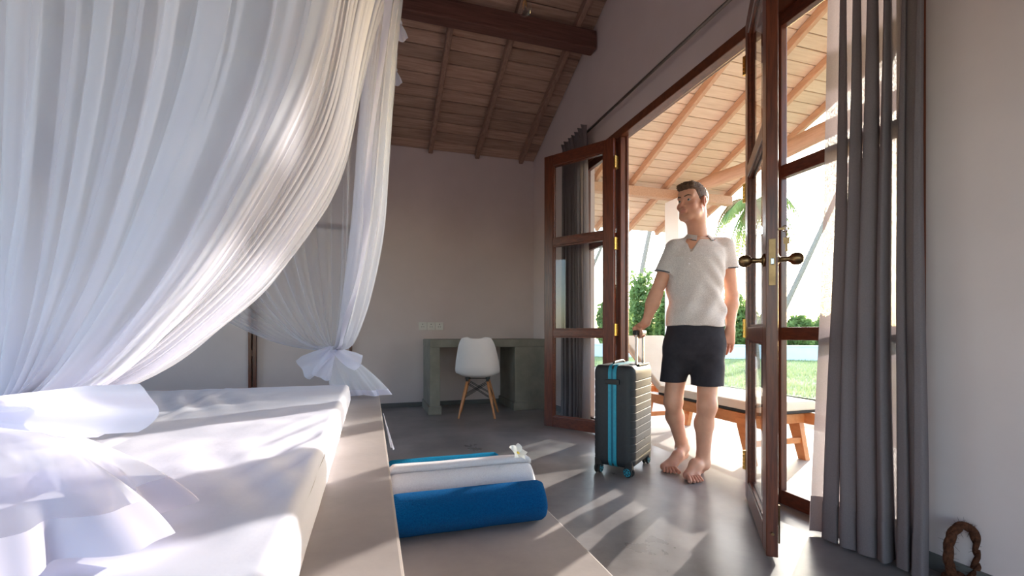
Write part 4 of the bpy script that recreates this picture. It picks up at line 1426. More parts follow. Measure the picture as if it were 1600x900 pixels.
ribbon_bow(fn_, T2 + toward * .04 + UP * -.01, right, toward, UP, [(math.radians(215), .25, .15, .0), (math.radians(-28), .20, .11, .0), (math.radians(250), .2, .12, .03)], M['ribbon'])
# corner of the net hanging down over the edge of the platform
mb = MB()
c0 = Vector((PX + .008, 2.74, ZP - .03))
def dr(u, v):
    wv = .05 + .06 * v
    return c0 + Vector((.004 + .050 * v + .010 * v * math.sin(u * 9), (u - .5) * wv * 2, -.20 * v - .02 * u))
mb.grid(dr, 14, 14)
mb.build('net_corner', M['ribbon'], fn_, True)
# ties holding the nets to the pole
for (px, py, d) in ((621, 38, 2.53), (613, 108, 2.98)):
    k = at(px, py, d)
    k = Vector((CX + .012, k.y, CZ))
    b = ribbon_bow(fn_, k, right, toward, UP, [(math.radians(-70), .11, .055, .0), (math.radians(82), .10, .02, .0), (math.radians(-95), .07, .03, .02)], M['ribbon'], 'tie_ribbon')

# ================================================================== THE MAN
class Field:
    """signed-distance grid, polygonised with surface nets"""
    def __init__(self, lo, hi, h):
        self.lo, self.h = np.array(lo, float), h
        self.n = np.ceil((np.array(hi) - self.lo) / h).astype(int) + 1
        self.f = np.full(self.n, 1.0, np.float32)
    def win(self, lo, hi):
        a = np.clip(np.floor((np.array(lo) - self.lo) / self.h).astype(int), 0, self.n - 1)
        b = np.clip(np.ceil((np.array(hi) - self.lo) / self.h).astype(int) + 1, 1, self.n)
        if np.any(b <= a):
            return None, None
        sl = tuple(slice(i, j) for i, j in zip(a, b))
        g = [(self.lo[k] + self.h * np.arange(a[k], b[k])).astype(np.float32) for k in range(3)]
        return sl, np.meshgrid(*g, indexing='ij', sparse=True)
    def blend(self, sl, d, k, op='add'):
        f = self.f[sl]
        if op == 'add':
            if k > 0:
                h = np.clip(.5 + .5 * (f - d) / k, 0, 1)
                self.f[sl] = f + (d - f) * h - k * h * (1 - h)
            else:
                self.f[sl] = np.minimum(f, d)
        elif op == 'sub':
            d = -d
            if k > 0:
                h = np.clip(.5 - .5 * (f - d) / k, 0, 1)
                self.f[sl] = f + (d - f) * h + k * h * (1 - h)
            else:
                self.f[sl] = np.maximum(f, d)
    def cone(self, A, B, ra, rb, k=.01, op='add'):
        A, B = np.array(A, float), np.array(B, float)
        m = max(ra, rb) + k + .02
        sl, g = self.win(np.minimum(A, B) - m, np.maximum(A, B) + m)
        if sl is None: return
        D = B - A
        L2 = max(D @ D, 1e-12)
        t = np.clip(((g[0] - A[0]) * D[0] + (g[1] - A[1]) * D[1] + (g[2] - A[2]) * D[2]) / L2, 0, 1)
        d = np.sqrt((g[0] - A[0] - t * D[0]) ** 2 + (g[1] - A[1] - t * D[1]) ** 2 + (g[2] - A[2] - t * D[2]) ** 2) - (ra + (rb - ra) * t)
        self.blend(sl, d, k, op)
    def chain(self, pts, rad, k=.01):
        for (a, b, ra, rb) in zip(pts[:-1], pts[1:], rad[:-1], rad[1:]):
            self.cone(a, b, ra, rb, k)
    def ell(self, C, R, frame=None, k=.01, op='add'):
        C, R = np.array(C, float), np.array(R, float)
        m = R.max() + k + .02
        sl, g = self.win(C - m, C + m)
        if sl is None: return
        p = [g[0] - C[0], g[1] - C[1], g[2] - C[2]]
        if frame is not None:
            p = [p[0] * ax[0] + p[1] * ax[1] + p[2] * ax[2] for ax in frame]
        q = np.sqrt((p[0] / R[0]) ** 2 + (p[1] / R[1]) ** 2 + (p[2] / R[2]) ** 2)
        q2 = np.sqrt((p[0] / R[0] ** 2) ** 2 + (p[1] / R[1] ** 2) ** 2 + (p[2] / R[2] ** 2) ** 2) + 1e-6
        self.blend(sl, q * (q - 1) / q2, k, op)
    def sleeve(self, A, B, ra, rb, P, n, k):
        A, B, P, n = (np.array(q, float) for q in (A, B, P, n))
        n = n / np.linalg.norm(n)
        m = max(ra, rb) + k + .02
        sl, g = self.win(np.minimum(A, B) - m, np.maximum(A, B) + m)
        D = B - A
        t = np.clip(((g[0] - A[0]) * D[0] + (g[1] - A[1]) * D[1] + (g[2] - A[2]) * D[2]) / (D @ D), 0, 1)
        d = np.sqrt((g[0] - A[0] - t * D[0]) ** 2 + (g[1] - A[1] - t * D[1]) ** 2 + (g[2] - A[2] - t * D[2]) ** 2) - (ra + (rb - ra) * t)
        d = np.maximum(d, (g[0] - P[0]) * n[0] + (g[1] - P[1]) * n[1] + (g[2] - P[2]) * n[2])
        self.blend(sl, d, k)
    def loft(self, rows, k=.01, p=2.4, wob=None):
        """rows: (z, ca, cb, wa, wb) with rising z"""
        rows = np.array(rows, float)
        w = rows[:, 3:].max() + k + .03
        lo = [(rows[:, 1] - w).min(), (rows[:, 2] - w).min(), rows[0, 0]]
        hi = [(rows[:, 1] + w).max(), (rows[:, 2] + w).max(), rows[-1, 0]]
        sl, g = self.win(lo, hi)
        z = g[2].ravel()
        I = [np.interp(z, rows[:, 0], rows[:, i]).astype(np.float32)[None, None, :] for i in range(1, 5)]
        a, b = (g[0] - I[0]) / I[2], (g[1] - I[1]) / I[3]
        q = (np.abs(a) ** p + np.abs(b) ** p) ** (1 / p)
        d = (q - 1) * np.minimum(I[2], I[3])
        cap = np.maximum(rows[0, 0] + .004 - g[2], g[2] - rows[-1, 0] + .004)
        d = np.maximum(d, cap)
        if wob is not None:
            d = d + wob(g)
        self.blend(sl, d.astype(np.float32), k)
    def cut(self, P, n, reach=None):
        """remove everything on the side n points to, within reach of P"""
        P, n = np.array(P, float), np.array(n, float)
        n = n / np.linalg.norm(n)
        r = reach or 10
        sl, g = self.win(P - r, P + r)
        d = (g[0] - P[0]) * n[0] + (g[1] - P[1]) * n[1] + (g[2] - P[2]) * n[2]
        self.f[sl] = np.maximum(self.f[sl], d)
    def polygons(self):
        f, h = self.f, self.h
        s = f < 0
        cell = np.zeros(self.n - 1, bool)
        tot = np.zeros(self.n - 1, np.int8)
        for i in (0, 1):
            for j in (0, 1):
                for k in (0, 1):
                    tot += s[i:self.n[0] - 1 + i, j:self.n[1] - 1 + j, k:self.n[2] - 1 + k]
        cell = (tot > 0) & (tot < 8)
        idx = np.argwhere(cell)
        ids = np.full(self.n - 1, -1, np.int32)
        ids[cell] = np.arange(len(idx))
        acc = np.zeros((len(idx), 3)); cnt = np.zeros(len(idx))
        cs = [(i, j, k) for i in (0, 1) for j in (0, 1) for k in (0, 1)]
        val = {c: f[idx[:, 0] + c[0], idx[:, 1] + c[1], idx[:, 2] + c[2]] for c in cs}
        for c in cs:
            for ax in range(3):
                if c[ax] == 0:
                    c2 = list(c); c2[ax] = 1; c2 = tuple(c2)
                    a, b = val[c], val[c2]
                    m = (a < 0) != (b < 0)
                    t = np.where(m, a / np.where(m, a - b, 1), 0)
                    p = np.array(c, float)[None, :] + np.zeros((len(idx), 3))
                    p[:, ax] += t
                    acc[m] += p[m]; cnt[m] += 1
        V = (idx + acc / cnt[:, None]) * h + self.lo
        faces = []
        for ax in range(3):
            sl0 = [slice(None)] * 3; sl1 = [slice(None)] * 3
            sl0[ax] = slice(0, -1); sl1[ax] = slice(1, None)
            A, B = s[tuple(sl0)], s[tuple(sl1)]
            E_ = np.argwhere(A != B)
            u, v = [(1, 2), (2, 0), (0, 1)][ax]
            ok = (E_[:, u] > 0) & (E_[:, v] > 0) & (E_[:, u] < self.n[u] - 1) & (E_[:, v] < self.n[v] - 1)
            E_ = E_[ok]
            inside = A[E_[:, 0], E_[:, 1], E_[:, 2]]
            def at_(du, dv):
                q = E_.copy(); q[:, u] -= du; q[:, v] -= dv
                return ids[q[:, 0], q[:, 1], q[:, 2]]
            quad = np.stack([at_(1, 1), at_(0, 1), at_(0, 0), at_(1, 0)], 1)
            quad[~inside] = quad[~inside][:, ::-1]
            faces.append(quad)
        return V, np.concatenate(faces)

def J(px, py, d):
    return np.array([(px - 800.0) / F_PX * d, d, CAM_H - (py - HORIZON) * d / F_PX])

def to_room(V):
    return np.stack([V[:, 0] * CA + V[:, 1] * SA, V[:, 1] * CA - V[:, 0] * SA, V[:, 2]], 1)

def field_mesh(name, fld, mat, parent, attr=None, relax=2):
    V, Fq = fld.polygons()
    # light smoothing
    for _ in range(relax):
        acc = np.zeros_like(V); cnt = np.zeros(len(V))
        for i in range(4):
            a, b = Fq[:, i], Fq[:, (i + 1) % 4]
            np.add.at(acc, a, V[b]); np.add.at(cnt, a, 1)
            np.add.at(acc, b, V[a]); np.add.at(cnt, b, 1)
        V = V * .5 + .5 * acc / np.maximum(cnt, 1)[:, None]
    W = to_room(V)
    me = bpy.data.meshes.new(name)
    me.vertices.add(len(W)); me.vertices.foreach_set('co', W.astype(np.float32).ravel())
    me.loops.add(Fq.size); me.loops.foreach_set('vertex_index', Fq.astype(np.int32).ravel())
    me.polygons.add(len(Fq)); me.polygons.foreach_set('loop_start', np.arange(0, Fq.size, 4, dtype=np.int32))
    me.update(calc_edges=True)
    me.validate()
    me.polygons.foreach_set('use_smooth', [True] * len(me.polygons))
    if attr is not None:
        ca = me.color_attributes.new('tint', 'FLOAT_COLOR', 'POINT')
        c = attr(V).astype(np.float32)
        ca.data.foreach_set('color', np.concatenate([c, np.ones((len(c), 1), np.float32)], 1).ravel())
    me.materials.append(mat)
    o = bpy.data.objects.new(name, me)
    col.objects.link(o)
    _adopt(o, parent, True)
    return o

def skin_material():
    m, nt, out = new_mat('skin')
    N, L = nt.nodes, nt.links
    p = N.new('ShaderNodeBsdfPrincipled')
    at_ = N.new('ShaderNodeVertexColor'); at_.layer_name = 'tint'
    nz = N.new('ShaderNodeTexNoise'); nz.inputs['Scale'].default_value = 28; nz.inputs['Detail'].default_value = 5
    tc = N.new('ShaderNodeTexCoord')
    L.new(tc.outputs['Object'], nz.inputs['Vector'])
    hs = N.new('ShaderNodeHueSaturation')
    mr = N.new('ShaderNodeMapRange'); mr.inputs['To Min'].default_value = .88; mr.inputs['To Max'].default_value = 1.12
    L.new(nz.outputs[0], mr.inputs['Value']); L.new(mr.outputs[0], hs.inputs['Value'])
    L.new(at_.outputs['Color'], hs.inputs['Color']); L.new(hs.outputs[0], p.inputs['Base Color'])
    p.inputs['Roughness'].default_value = .5
    p.inputs['Subsurface Weight'].default_value = .12
    p.inputs['Subsurface Radius'].default_value = (.012, .005, .003)
    p.inputs['Subsurface Scale'].default_value = .6
    L.new(p.outputs[0], out.inputs[0])
    return m

def man():
    h = .0030
    foot0 = to_room(np.array([[ (1085 - 800) / F_PX * 2.85, 2.85, 0]]))[0]
    e = empty('person', (foot0[0], foot0[1], 0), label='barefoot man in a grey polo shirt and dark shorts holding the suitcase handle', cat='person')
    lo, hi = (.72, 2.52, -.002), (1.46, 3.16, 1.86)
    body = Field(lo, hi, h)
    # joints (frame: right in the picture, away from the viewer, up)
    neck0, neck1 = J(1091, 372, 2.91), J(1087, 340, 2.885)
    shR, shL = J(1051, 391, 2.88), J(1135, 388, 2.89)
    elR, wrR = J(1024, 462, 2.90), J(1009, 504, 2.93)
    elL, wrL = J(1143.5, 462, 2.95), J(1141, 513, 2.88)
    hipR, hipL = J(1064, 524, 2.92), J(1107, 524, 2.88)
    knR, anR = J(1051.5, 628, 2.90), J(1066, 700, 3.00)
    knL, anL = J(1104.5, 634, 2.76), J(1098, 724, 2.805)
    # ---- torso core and limbs
    tc_ = lambda py, px, d: J(px, py, d)
    rows = []
    for py, px, d, wa, wb in ((530, 1086, 2.90, .155, .105), (490, 1086, 2.90, .145, .095), (450, 1086, 2.895, .148, .095), (410, 1086, 2.89, .16, .10), (385, 1090, 2.895, .14, .085), (374, 1091, 2.90, .09, .07)):
        q = J(px, py, d); rows.append((q[2], q[0], q[1], wa, wb))
    body.loft(rows, .02)
    body.cone(neck0, neck1, .062, .056, .03)
    for sh, el, wr in ((shR, elR, wrR), (shL, elL, wrL)):
        body.cone(sh * .93 + el * .07, el, .046, .039, .03)
        fm = el * .72 + wr * .28
        body.cone(el, fm, .040, .042, .02)
        body.cone(fm, wr, .041, .0255, .02)
    for hp, kn, an, rk in ((hipR, knR, anR, 1), (hipL, knL, anL, 1)):
        body.cone(hp, kn, .072, .056, .03)
        kf = kn + np.array([0, -.018, .004])
        body.ell(kf, (.046, .042, .055), k=.03)
        cf_ = kn * .68 + an * .32 + np.array([.0, .022, 0])
        body.cone(kn, cf_, .050, .054, .02)
        body.cone(cf_, an * .9 + kn * .1, .052, .034, .03)
        body.cone(kn + np.array([0, -.012, -.03]), an, .036, .030, .02)
        body.cone(an + np.array([0, 0, .05]), an, .034, .036, .02)
        body.ell(an + np.array([.030, 0, .004]), (.014, .016, .018), k=.012)
        body.ell(an + np.array([-.030, 0, .006]), (.014, .016, .018), k=.012)
    # ---- left foot, flat (big toe towards the picture's left)
    fl = J(1088.5, 754, 2.645); fl[2] = .016
    heel = anL.copy(); heel[2] = .028; heel[1] += .05
    body.cone(anL, heel, .036, .031, .02)
    ballm = np.array([fl[0] - .022, fl[1] + .078, .024]); balll = np.array([fl[0] + .032, fl[1] + .088, .020])
    instep = anL * .5 + ballm * .5; instep[2] = .075
    body.cone(anL, instep, .036, .034, .025)
    body.cone(instep, ballm, .034, .023, .02)
    body.cone(instep + np.array([.01, 0, -.01]), balll, .032, .019, .02)
    body.cone(heel, balll, .028, .019, .02)
    body.cone(heel, ballm, .026, .022, .02)
    for k_, (dx, ln, r) in enumerate(((-.040, .066, .0130), (-.014, .062, .0092), (.008, .054, .0088), (.028, .044, .0085), (.047, .031, .0082))):
        b0 = ballm * (1 - k_ / 4) + balll * (k_ / 4); b0[2] = .018
        tip = np.array([fl[0] + dx, fl[1] + .062 - ln + (.0 if k_ else .0), r + .001])
        mid = (b0 + tip) / 2; mid[2] = .024
        body.cone(b0, mid, r + .001, r * .92, .003)
        body.cone(mid, tip, r * .90, r, .0)
    # ---- right foot, heel lifted
    toe = J(1052, 735, 2.815); toe[2] = .014
    heelR = anR + np.array([.028, .055, -.055])
    bm_, bl_ = np.array([toe[0] + .024, toe[1] + .082, .030]), np.array([toe[0] - .030, toe[1] + .080, .024])
    body.cone(anR, heelR, .034, .029, .02)
    insR = anR * .5 + bm_ * .5 + np.array([0, -.01, .012])
    body.cone(anR, insR, .034, .032, .025)
    body.cone(insR, bm_, .032, .023, .02)
    body.cone(insR, bl_, .028, .019, .02)
    body.cone(heelR, bm_, .027, .024, .02)
    body.cone(heelR, bl_, .025, .021, .02)
    for k_, (dx, ln, r) in enumerate(((.034, .064, .0130), (.010, .062, .0092), (-.010, .055, .0088), (-.029, .046, .0085), (-.046, .034, .0082))):
        b0 = bm_ * (1 - k_ / 4) + bl_ * (k_ / 4); b0[2] = .022
        tip = np.array([toe[0] + dx, toe[1] + .066 - ln, r + .001])
        mid = (b0 + tip) / 2; mid[2] = .024
        body.cone(b0, mid, r + .001, r * .92, .003)
        body.cone(mid, tip, r * .90, r, .0)
    # ---- left hand, hanging; back of the hand to the viewer, thumb inwards
    down = np.array([-.17, -.02, -1.0]); down /= np.linalg.norm(down)
    side = np.array([1.0, -.25, -.17]); side -= down * (side @ down); side /= np.linalg.norm(side)
    palmward = np.cross(down, side); palmward /= np.linalg.norm(palmward)
    if palmward[1] < 0: palmward = -palmward
    body.cone(wrL, wrL + down * .025, .026, .027, .012)
    for off in (-.026, -.009, .009, .026):
        body.cone(wrL + down * .02 + side * off * .5, wrL + down * .088 + side * off, .018, .0145, .012)
    body.cone(wrL + down * .03 - side * .014 + palmward * .012, wrL + down * .065 - side * .024 + palmward * .014, .018, .015, .01)
    for off, l1, l2, l3, r, curl in ((-.031, .042, .026, .020, .0093, .42), (-.0105, .046, .030, .022, .0096, .50), (.0105, .043, .028, .021, .0093, .58), (.030, .034, .021, .018, .0083, .66)):
        p0 = wrL + down * .09 + side * off
        v = down + palmward * curl * .55 + side * off * 1.2; v /= np.linalg.norm(v)
        p1 = p0 + v * l1
        v = down + palmward * curl * 1.5; v /= np.linalg.norm(v)
        p2 = p1 + v * l2
        v = down + palmward * curl * 2.6; v /= np.linalg.norm(v)
        p3 = p2 + v * l3
        body.chain([p0, p1, p2, p3], [r * 1.12, r, r * .93, r * .78], .0025)
    t0 = wrL + down * .035 - side * .022 + palmward * .008
    t1 = t0 + (down * .9 - side * .55 + palmward * .25) * .034
    t2 = t1 + (down * 1.0 - side * .12 + palmward * .3) * .028
    t3 = t2 + (down * 1.0 + side * .05 + palmward * .25) * .020
    body.chain([t0, t1, t2, t3], [.015, .0115, .0105, .008], .006)
    # ---- right hand, closed over the grip of the suitcase handle
    gx = Vector((1.575, 2.615, 0)) + Vector((.77, .64, 0)).normalized() * .035 + Vector((.64, -.77, 0)).normalized() * .095
    G = np.array([gx.x * CA - gx.y * SA, gx.x * SA + gx.y * CA, .877])
    ax = np.array([.545, .838, 0.0]); ax /= np.linalg.norm(ax)
    lat = np.array([-ax[1], ax[0], 0.0])                 # outwards, to the picture's left
    up_ = np.array([0, 0, 1.0])
    palm = G + up_ * .030 + lat * .004
    body.cone(wrR, palm + ax * .004, .025, .026, .02)
    for off in (-.030, -.010, .010, .030):
        body.cone(palm + ax * off * .6 + up_ * .010, palm + ax * off + lat * .022 - up_ * .004, .017, .0135, .01)
    for off, r in ((-.033, .0092), (-.011, .0098), (.011, .0098), (.032, .0088)):
        arc = []
        for a_ in (120, 155, 195, 235, 275, 318):
            q = math.radians(a_)
            arc.append(G + ax * off + (-lat * math.cos(q) + up_ * math.sin(q)) * .0275)
        body.chain(arc, [r * 1.1, r * 1.1, r, r, r * .92, r * .8], .002)
    th = [palm - ax * .030 - lat * .004, G - ax * .052 - lat * .020 + up_ * .020, G - ax * .058 - lat * .027 - up_ * .004, G - ax * .050 - lat * .020 - up_ * .024]
    body.chain(th, [.016, .0118, .0105, .0085], .006)

    # ---- head, turned to the picture's left
    C = J(1081.5, 316.5, 2.865)
    yaw = math.radians(57)
    fw = np.array([-math.sin(yaw), -math.cos(yaw), 0]); lf = np.array([math.cos(yaw), -math.sin(yaw), 0]); upv = np.array([0, 0, 1.0])
    H = lambda x, y, z: C + lf * x + fw * y + upv * z
    fr3 = (lf, fw, upv)
    body.ell(H(0, -.018, .030), (.0745, .095, .082), fr3, .02)
    body.ell(H(0, .030, -.030), (.060, .062, .080), fr3, .03)
    body.cone(H(-.036, .025, -.085), H(.036, .025, -.085), .030, .030, .03)
    body.cone(H(-.018, .066, -.103), H(.018, .066, -.103), .017, .017, .02)           # chin
    for s in (-1, 1):
        body.cone(H(s * .054, -.002, -.055), H(s * .026, .062, -.098), .015, .016, .02)   # jaw line
        body.ell(H(s * .045, .058, -.030), (.020, .020, .018), fr3, .02)                  # cheek bone
        body.cone(H(s * .012, .086, .022), H(s * .048, .068, .020), .0085, .0075, .012)   # brow
    body.ell(H(0, .055, .045), (.058, .034, .042), fr3, .02)                              # forehead
    for s in (-1, 1):
        body.ell(H(s * .031, .094, .001), (.0165, .015, .0105), fr3, .008, 'sub')         # eye socket
        body.cone(H(s * .019, .0805, .0062), H(s * .043, .0735, .0052), .0046, .0044, .004)  # upper lid
        body.cone(H(s * .020, .0795, -.0085), H(s * .042, .073, -.008), .0036, .0036, .004)  # lower lid
    body.cone(H(0, .087, .008), H(0, .108, -.032), .0085, .0105, .008)                    # nose
    body.ell(H(0, .1105, -.035), (.0105, .0105, .009), fr3, .005)
    for s in (-1, 1):
        body.ell(H(s * .0125, .099, -.040), (.0075, .010, .0075), fr3, .005)
    body.cone(H(-.017, .088, -.063), H(.017, .088, -.063), .0065, .0065, .006)            # lips
    body.cone(H(-.006, .093, -.0625), H(.006, .093, -.0625), .0065, .0065, .006)
    body.cone(H(-.014, .088, -.074), H(.014, .088, -.074), .0068, .0068, .006)
    body.cone(H(-.020, .0985, -.0685), H(.020, .0985, -.0685), .0022, .0022, .002, 'sub')
    for s in (-1, 1):                                                                     # ears
        body.ell(H(s * .0795, -.012, -.006), (.0095, .024, .035), (lf * .95 + fw * -.3 * s, fw * .95 + lf * .3 * s, upv), .006)
        body.ell(H(s * .086, -.008, -.004), (.008, .011, .018), fr3, .005, 'sub')
    body.cone(H(0, -.045, -.060), neck1, .056, .056, .03)
    body.cone(H(.025, -.02, -.06), neck0 + np.array([-.005, -.045, .0]), .013, .012, .02)

    skin_l = np.array(srgb(214, 158, 130)[:3]); red = np.array(srgb(196, 122, 100)[:3]); lip = np.array(srgb(190, 116, 102)[:3])
    pale = np.array(srgb(226, 172, 146)[:3])
    def tint(V):
        c = np.repeat(skin_l[None], len(V), 0)
        q = V - C
        x, y, z = q @ lf, q @ fw, q @ upv
        hd = (np.abs(x) < .1) & (np.abs(y) < .14) & (z > -.14)
        w = np.clip(1 - np.abs(V[:, 2] - 1.5) / .1, 0, 1)[:, None] * .0
        cheek = np.exp(-((np.abs(x) - .045) / .022) ** 2 - ((z + .035) / .028) ** 2) * hd
        ear = ((np.abs(x) > .070) & hd & (np.abs(z + .006) < .04)) * .7
        nose = np.exp(-(x / .016) ** 2 - ((z + .036) / .016) ** 2) * hd * (y > .09)
        lp = np.exp(-(x / .022) ** 4 - ((z + .0685) / .0105) ** 4) * hd * (y > .08)
        k = np.clip(.55 * cheek + ear + .6 * nose, 0, 1)[:, None]
        c = c * (1 - k) + red * k
        c = c * (1 - lp[:, None] * .8) + lip * lp[:, None] * .8
        low = np.clip((.62 - V[:, 2]) / .25, 0, 1)[:, None]
        c = c * (1 - .3 * low) + pale * .3 * low
        ft = np.clip((.075 - V[:, 2]) / .05, 0, 1)[:, None]
        c = c * (1 - .5 * ft) + red * .5 * ft
        for Hc in (G, wrL + down * .14):
            kk = np.exp(-(np.linalg.norm(V - Hc, axis=1) / .07) ** 2)[:, None] * .55
            c = c * (1 - kk) + red * kk
        return c
    field_mesh('body', body, skin_material(), e, tint, relax=1)

    # ---- eyes, brows, hair
    for s in (-1, 1):
        c0 = H(s * .031, .0725, -.001)
        w = to_room(c0[None])[0]
        d_ = to_room((fw * .9 + lf * (.12))[None])[0]
        m = Matrix.Translation(Vector(w)) @ Vector(d_).to_track_quat('Z', 'Y').to_matrix().to_4x4()
        eb = MB().lathe([(.0122 * math.sin(t), -.0122 * math.cos(t)) for t in np.linspace(0.05, math.pi - .05, 12)], 16, m).build('eye', M['eye'], e, True)
        MB().lathe([(.0, .0118), (.0058, .0109), (.0055, .0114), (.0, .0126)], 14, m).build('iris', M['iris'], eb, True)
    hf = Field(C - .16, C + .16, .003)
    hf.ell(H(0, -.019, .032), (.0785, .099, .086), fr3, .0)
    hf.ell(H(0, .022, .082), (.060, .070, .042), fr3, .03)          # longer hair on top
    hf.cone(H(-.040, .070, .094), H(.044, .066, .094), .018, .018, .02)  # front brushed up
    sl, g = hf.win(C - .16, C + .16)
    x = (g[0] - C[0]) * lf[0] + (g[1] - C[1]) * lf[1]; y = (g[0] - C[0]) * fw[0] + (g[1] - C[1]) * fw[1]; z = g[2] - C[2] + 0 * x
    x = x + 0 * z; y = y + 0 * z
    hairline = np.where(y > .052, .062 + .012 * np.abs(x) / .05 * 0, np.where(y > .028, .020 + (y - .028) / .024 * .040, np.where(y > .012, -.022, np.where(y > -.035, .020 * np.clip(1 - np.abs(y + .010) / .03, 0, 1) + .008, -.055))))
    hf.f[sl] = np.maximum(hf.f[sl], (hairline - z) * .8)
    tex = .0022 * np.sin(x * 420 + 5 * np.sin(y * 60)) * np.sin(y * 300 + z * 140) + .0016 * np.sin(z * 520 + x * 180)
    hf.f[sl] += tex * np.clip((z - .03) / .05, .25, 1)
    field_mesh('hair', hf, M['hair'], e, relax=0)
    bf = Field(C - .14, C + .14, .0024)
    for s in (-1, 1):
        bf.cone(H(s * .014, .0955, .0205), H(s * .034, .090, .0265), .0038, .0040, 0)
        bf.cone(H(s * .034, .090, .0265), H(s * .051, .0745, .0215), .0040, .0026, 0)
    field_mesh('eyebrows', bf, M['hair'], e, relax=1)

    # ---- polo shirt
    sf = Field((.78, 2.62, .84), (1.46, 3.14, 1.56), .0042)
    rows = []
    for py, px, d, wa, wb in ((511, 1086, 2.905, .186, .130), (500, 1086, 2.905, .184, .128), (478, 1086.5, 2.90, .172, .118), (455, 1086, 2.90, .172, .118), (425, 1086, 2.89, .177, .124), (405, 1086, 2.885, .180, .126), (390, 1089, 2.89, .165, .108), (381, 1091, 2.90, .115, .088), (372, 1091.5, 2.905, .066, .064)):
        q = J(px, py, d); rows.append((q[2], q[0], q[1], wa, wb))
    def folds(g):
        a, b, z = g
        r = .0048 * np.sin(z * 38 + a * 22 + 2.0 * np.sin(a * 9)) * np.clip((1.30 - z) / .25, 0, 1)
        r = r + .0062 * np.sin(a * 46 - z * 30 + 1.5 * np.sin(z * 11)) * np.exp(-((z - 1.06) / .12) ** 2)
        r = r + .0050 * np.sin((a - 1.2) * 60 + (z - 1.2) * 55) * np.exp(-((a - 1.27) / .09) ** 2 - ((z - 1.22) / .14) ** 2)
        return r
    sf.loft(rows, .02, 2.3, folds)
    slR = shR + (elR - shR) * .60; slL = shL + (elL - shL) * .50
    nR, nL = (elR - shR) / np.linalg.norm(elR - shR), (elL - shL) / np.linalg.norm(elL - shL)
    tiR, tiL = np.array([.10, 0, 0]), np.array([-.16, 0, 0])
    sf.cone(J(1090, 378, 2.91), J(1054, 386, 2.895), .042, .046, .03)
    sf.cone(J(1091, 378, 2.91), J(1132, 383, 2.90), .042, .046, .03)
    sf.sleeve(shR + np.array([.012, 0, .0]), slR, .060, .060, slR - nR * .03, nR + tiR, .03)
    sf.sleeve(shL + np.array([-.012, 0, 0]), slL, .060, .060, slL - nL * .03, nL + tiL, .03)
    sf.cone(neck0 + np.array([0, -.004, -.02]), neck1 + np.array([0, 0, .06]), .062, .072, .008, 'sub')     # neck hole
    vtip = J(1079, 394, 2.785)
    sf.cone(vtip, J(1085, 356, 2.85), .005, .062, .004, 'sub')                                            # open placket
    sf.cone(vtip + np.array([0, -.05, 0]), J(1085, 356, 2.76), .005, .062, .004, 'sub')
    field_mesh('polo_shirt', sf, M['shirt'], e, relax=2)
    # collar: a turned-down band round the neck, open in front
    def collar(u, v, lift=0.0):
        a = math.radians(-150 + 300 * u)                    # 0 = back of the neck
        fr_ = (1 - math.cos(a)) / 2                          # 1 at the throat
        rr = .061 + .020 * v + .012 * fr_ * v + lift
        drop = (.026 + .014 * fr_ ** 3) * v
        c_ = neck0 + np.array([-.002, -.006 - .012 * fr_, .046])
        q_ = c_ + np.array([math.sin(a) * rr * 1.05, math.cos(a) * rr, -.046 * fr_ - drop])
        return Vector(to_room(q_[None])[0])
    mb = MB(); mb.grid(lambda u, v: collar(u, v), 48, 8); mb.grid(lambda u, v: collar(1 - u, v, -.003), 48, 8)
    mb.build('collar', M['shirt'], e, True)
    MB().tube([collar(i / 60, 1.0, .0005) for i in range(61)], .0021, 6).build('collar_trim', M['shirt_trim'], e, True)
    # sleeve edges
    for el_, sl_, n_, tilt, r_ in ((elR, slR, nR, tiR, .0605), (elL, slL, nL, tiL, .0615)):
        c_ = sl_ - n_ * .03
        m_ = n_ + tilt; m_ /= np.linalg.norm(m_)
        u_ = np.cross(m_, [0, 1, 0]); u_ /= np.linalg.norm(u_); w_ = np.cross(m_, u_)
        ring = [Vector(to_room((c_ - m_ * .004 + (u_ * math.cos(t) + w_ * math.sin(t)) * r_)[None])[0]) for t in np.linspace(0, 2 * math.pi, 40)]
        MB().tube(ring, .0034, 6, cap=False).build('sleeve_trim', M['shirt_trim'], e, True)
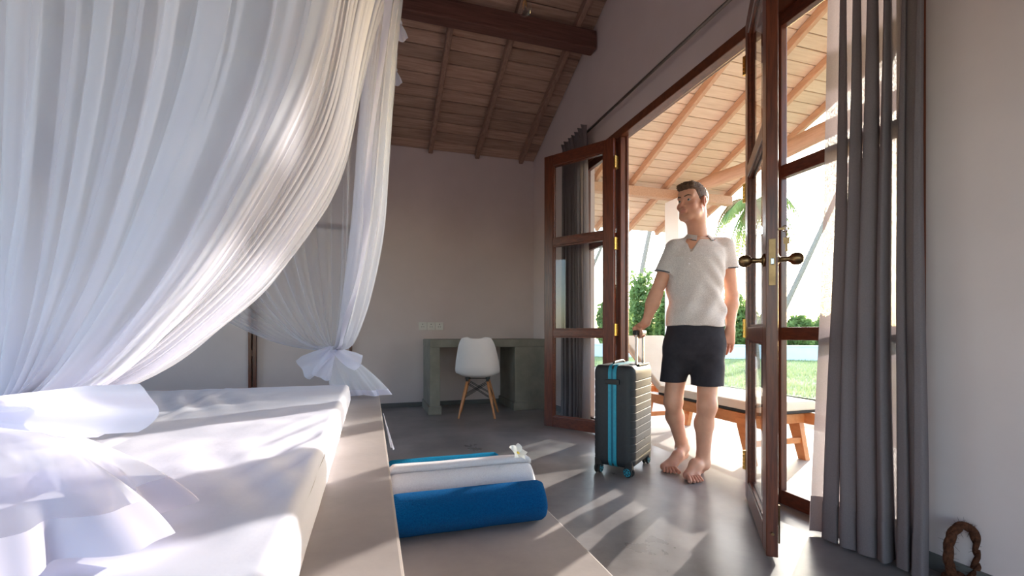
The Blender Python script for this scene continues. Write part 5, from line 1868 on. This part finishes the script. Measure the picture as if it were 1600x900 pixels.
    # placket and buttons
    pl = [J(1079.5, 398, 2.755), J(1078, 404, 2.752), J(1077, 412, 2.75)]
    for q in pl[1:]:
        w = Vector(to_room(q[None])[0])
        MB().lathe([(.0, -.001), (.005, -.001), (.005, .0015), (.0, .0015)], 12, Matrix.Translation(w) @ toward.to_track_quat('Z', 'Y').to_matrix().to_4x4()).build('button', M['white_plastic'], e)

    # ---- shorts
    bf = Field((.84, 2.56, .44), (1.40, 3.16, 1.0), .0042)
    rows = []
    for py, px, d, wa, wb in ((582, 1078, 2.88, .05, .015), (572, 1079, 2.88, .105, .05), (562, 1081, 2.885, .15, .085), (552, 1083, 2.89, .176, .108), (542, 1084, 2.90, .185, .122), (530, 1085, 2.905, .182, .125), (512, 1086, 2.905, .174, .118), (500, 1086, 2.905, .172, .116)):
        q = J(px, py, d); rows.append((q[2], q[0], q[1], wa, wb))
    bf.loft(rows, .02, 2.3)
    hR, hL = J(1049.5, 596, 2.91), J(1104.5, 602, 2.80)
    bf.cone(J(1062, 540, 2.92), hR + np.array([0, 0, -.03]), .092, .080, .035)
    bf.cone(J(1107, 540, 2.88), hL + np.array([0, 0, -.03]), .096, .096, .035)
    sl, g = bf.win((.84, 2.56, .44), (1.40, 3.16, 1.0))
    bf.f[sl] += (.0030 * np.sin((g[0] * 40 + g[2] * 26) + 2 * np.sin(g[2] * 17)) * np.clip((.80 - g[2]) / .2, 0, 1)).astype(np.float32)
    crotch = J(1075, 560, 2.75)
    bf.cut(hR, np.array([.02, -.05, -1.0]), .0) if False else None
    cutz = lambda P: P[2]
    # hems: the two legs end at slightly different heights
    mid_a = J(1075, 595, 2.85)[0]
    zR, zL = hR[2], hL[2]
    A2 = g[0] + 0 * g[1] + 0 * g[2]
    hemz = np.where(A2 < mid_a, zR + .02 * (A2 - hR[0]), zL)
    bf.f[sl] = np.maximum(bf.f[sl], (hemz - g[2]).astype(np.float32))
    field_mesh('shorts', bf, M['shorts'], e, relax=2)
M['skin'] = None
man()
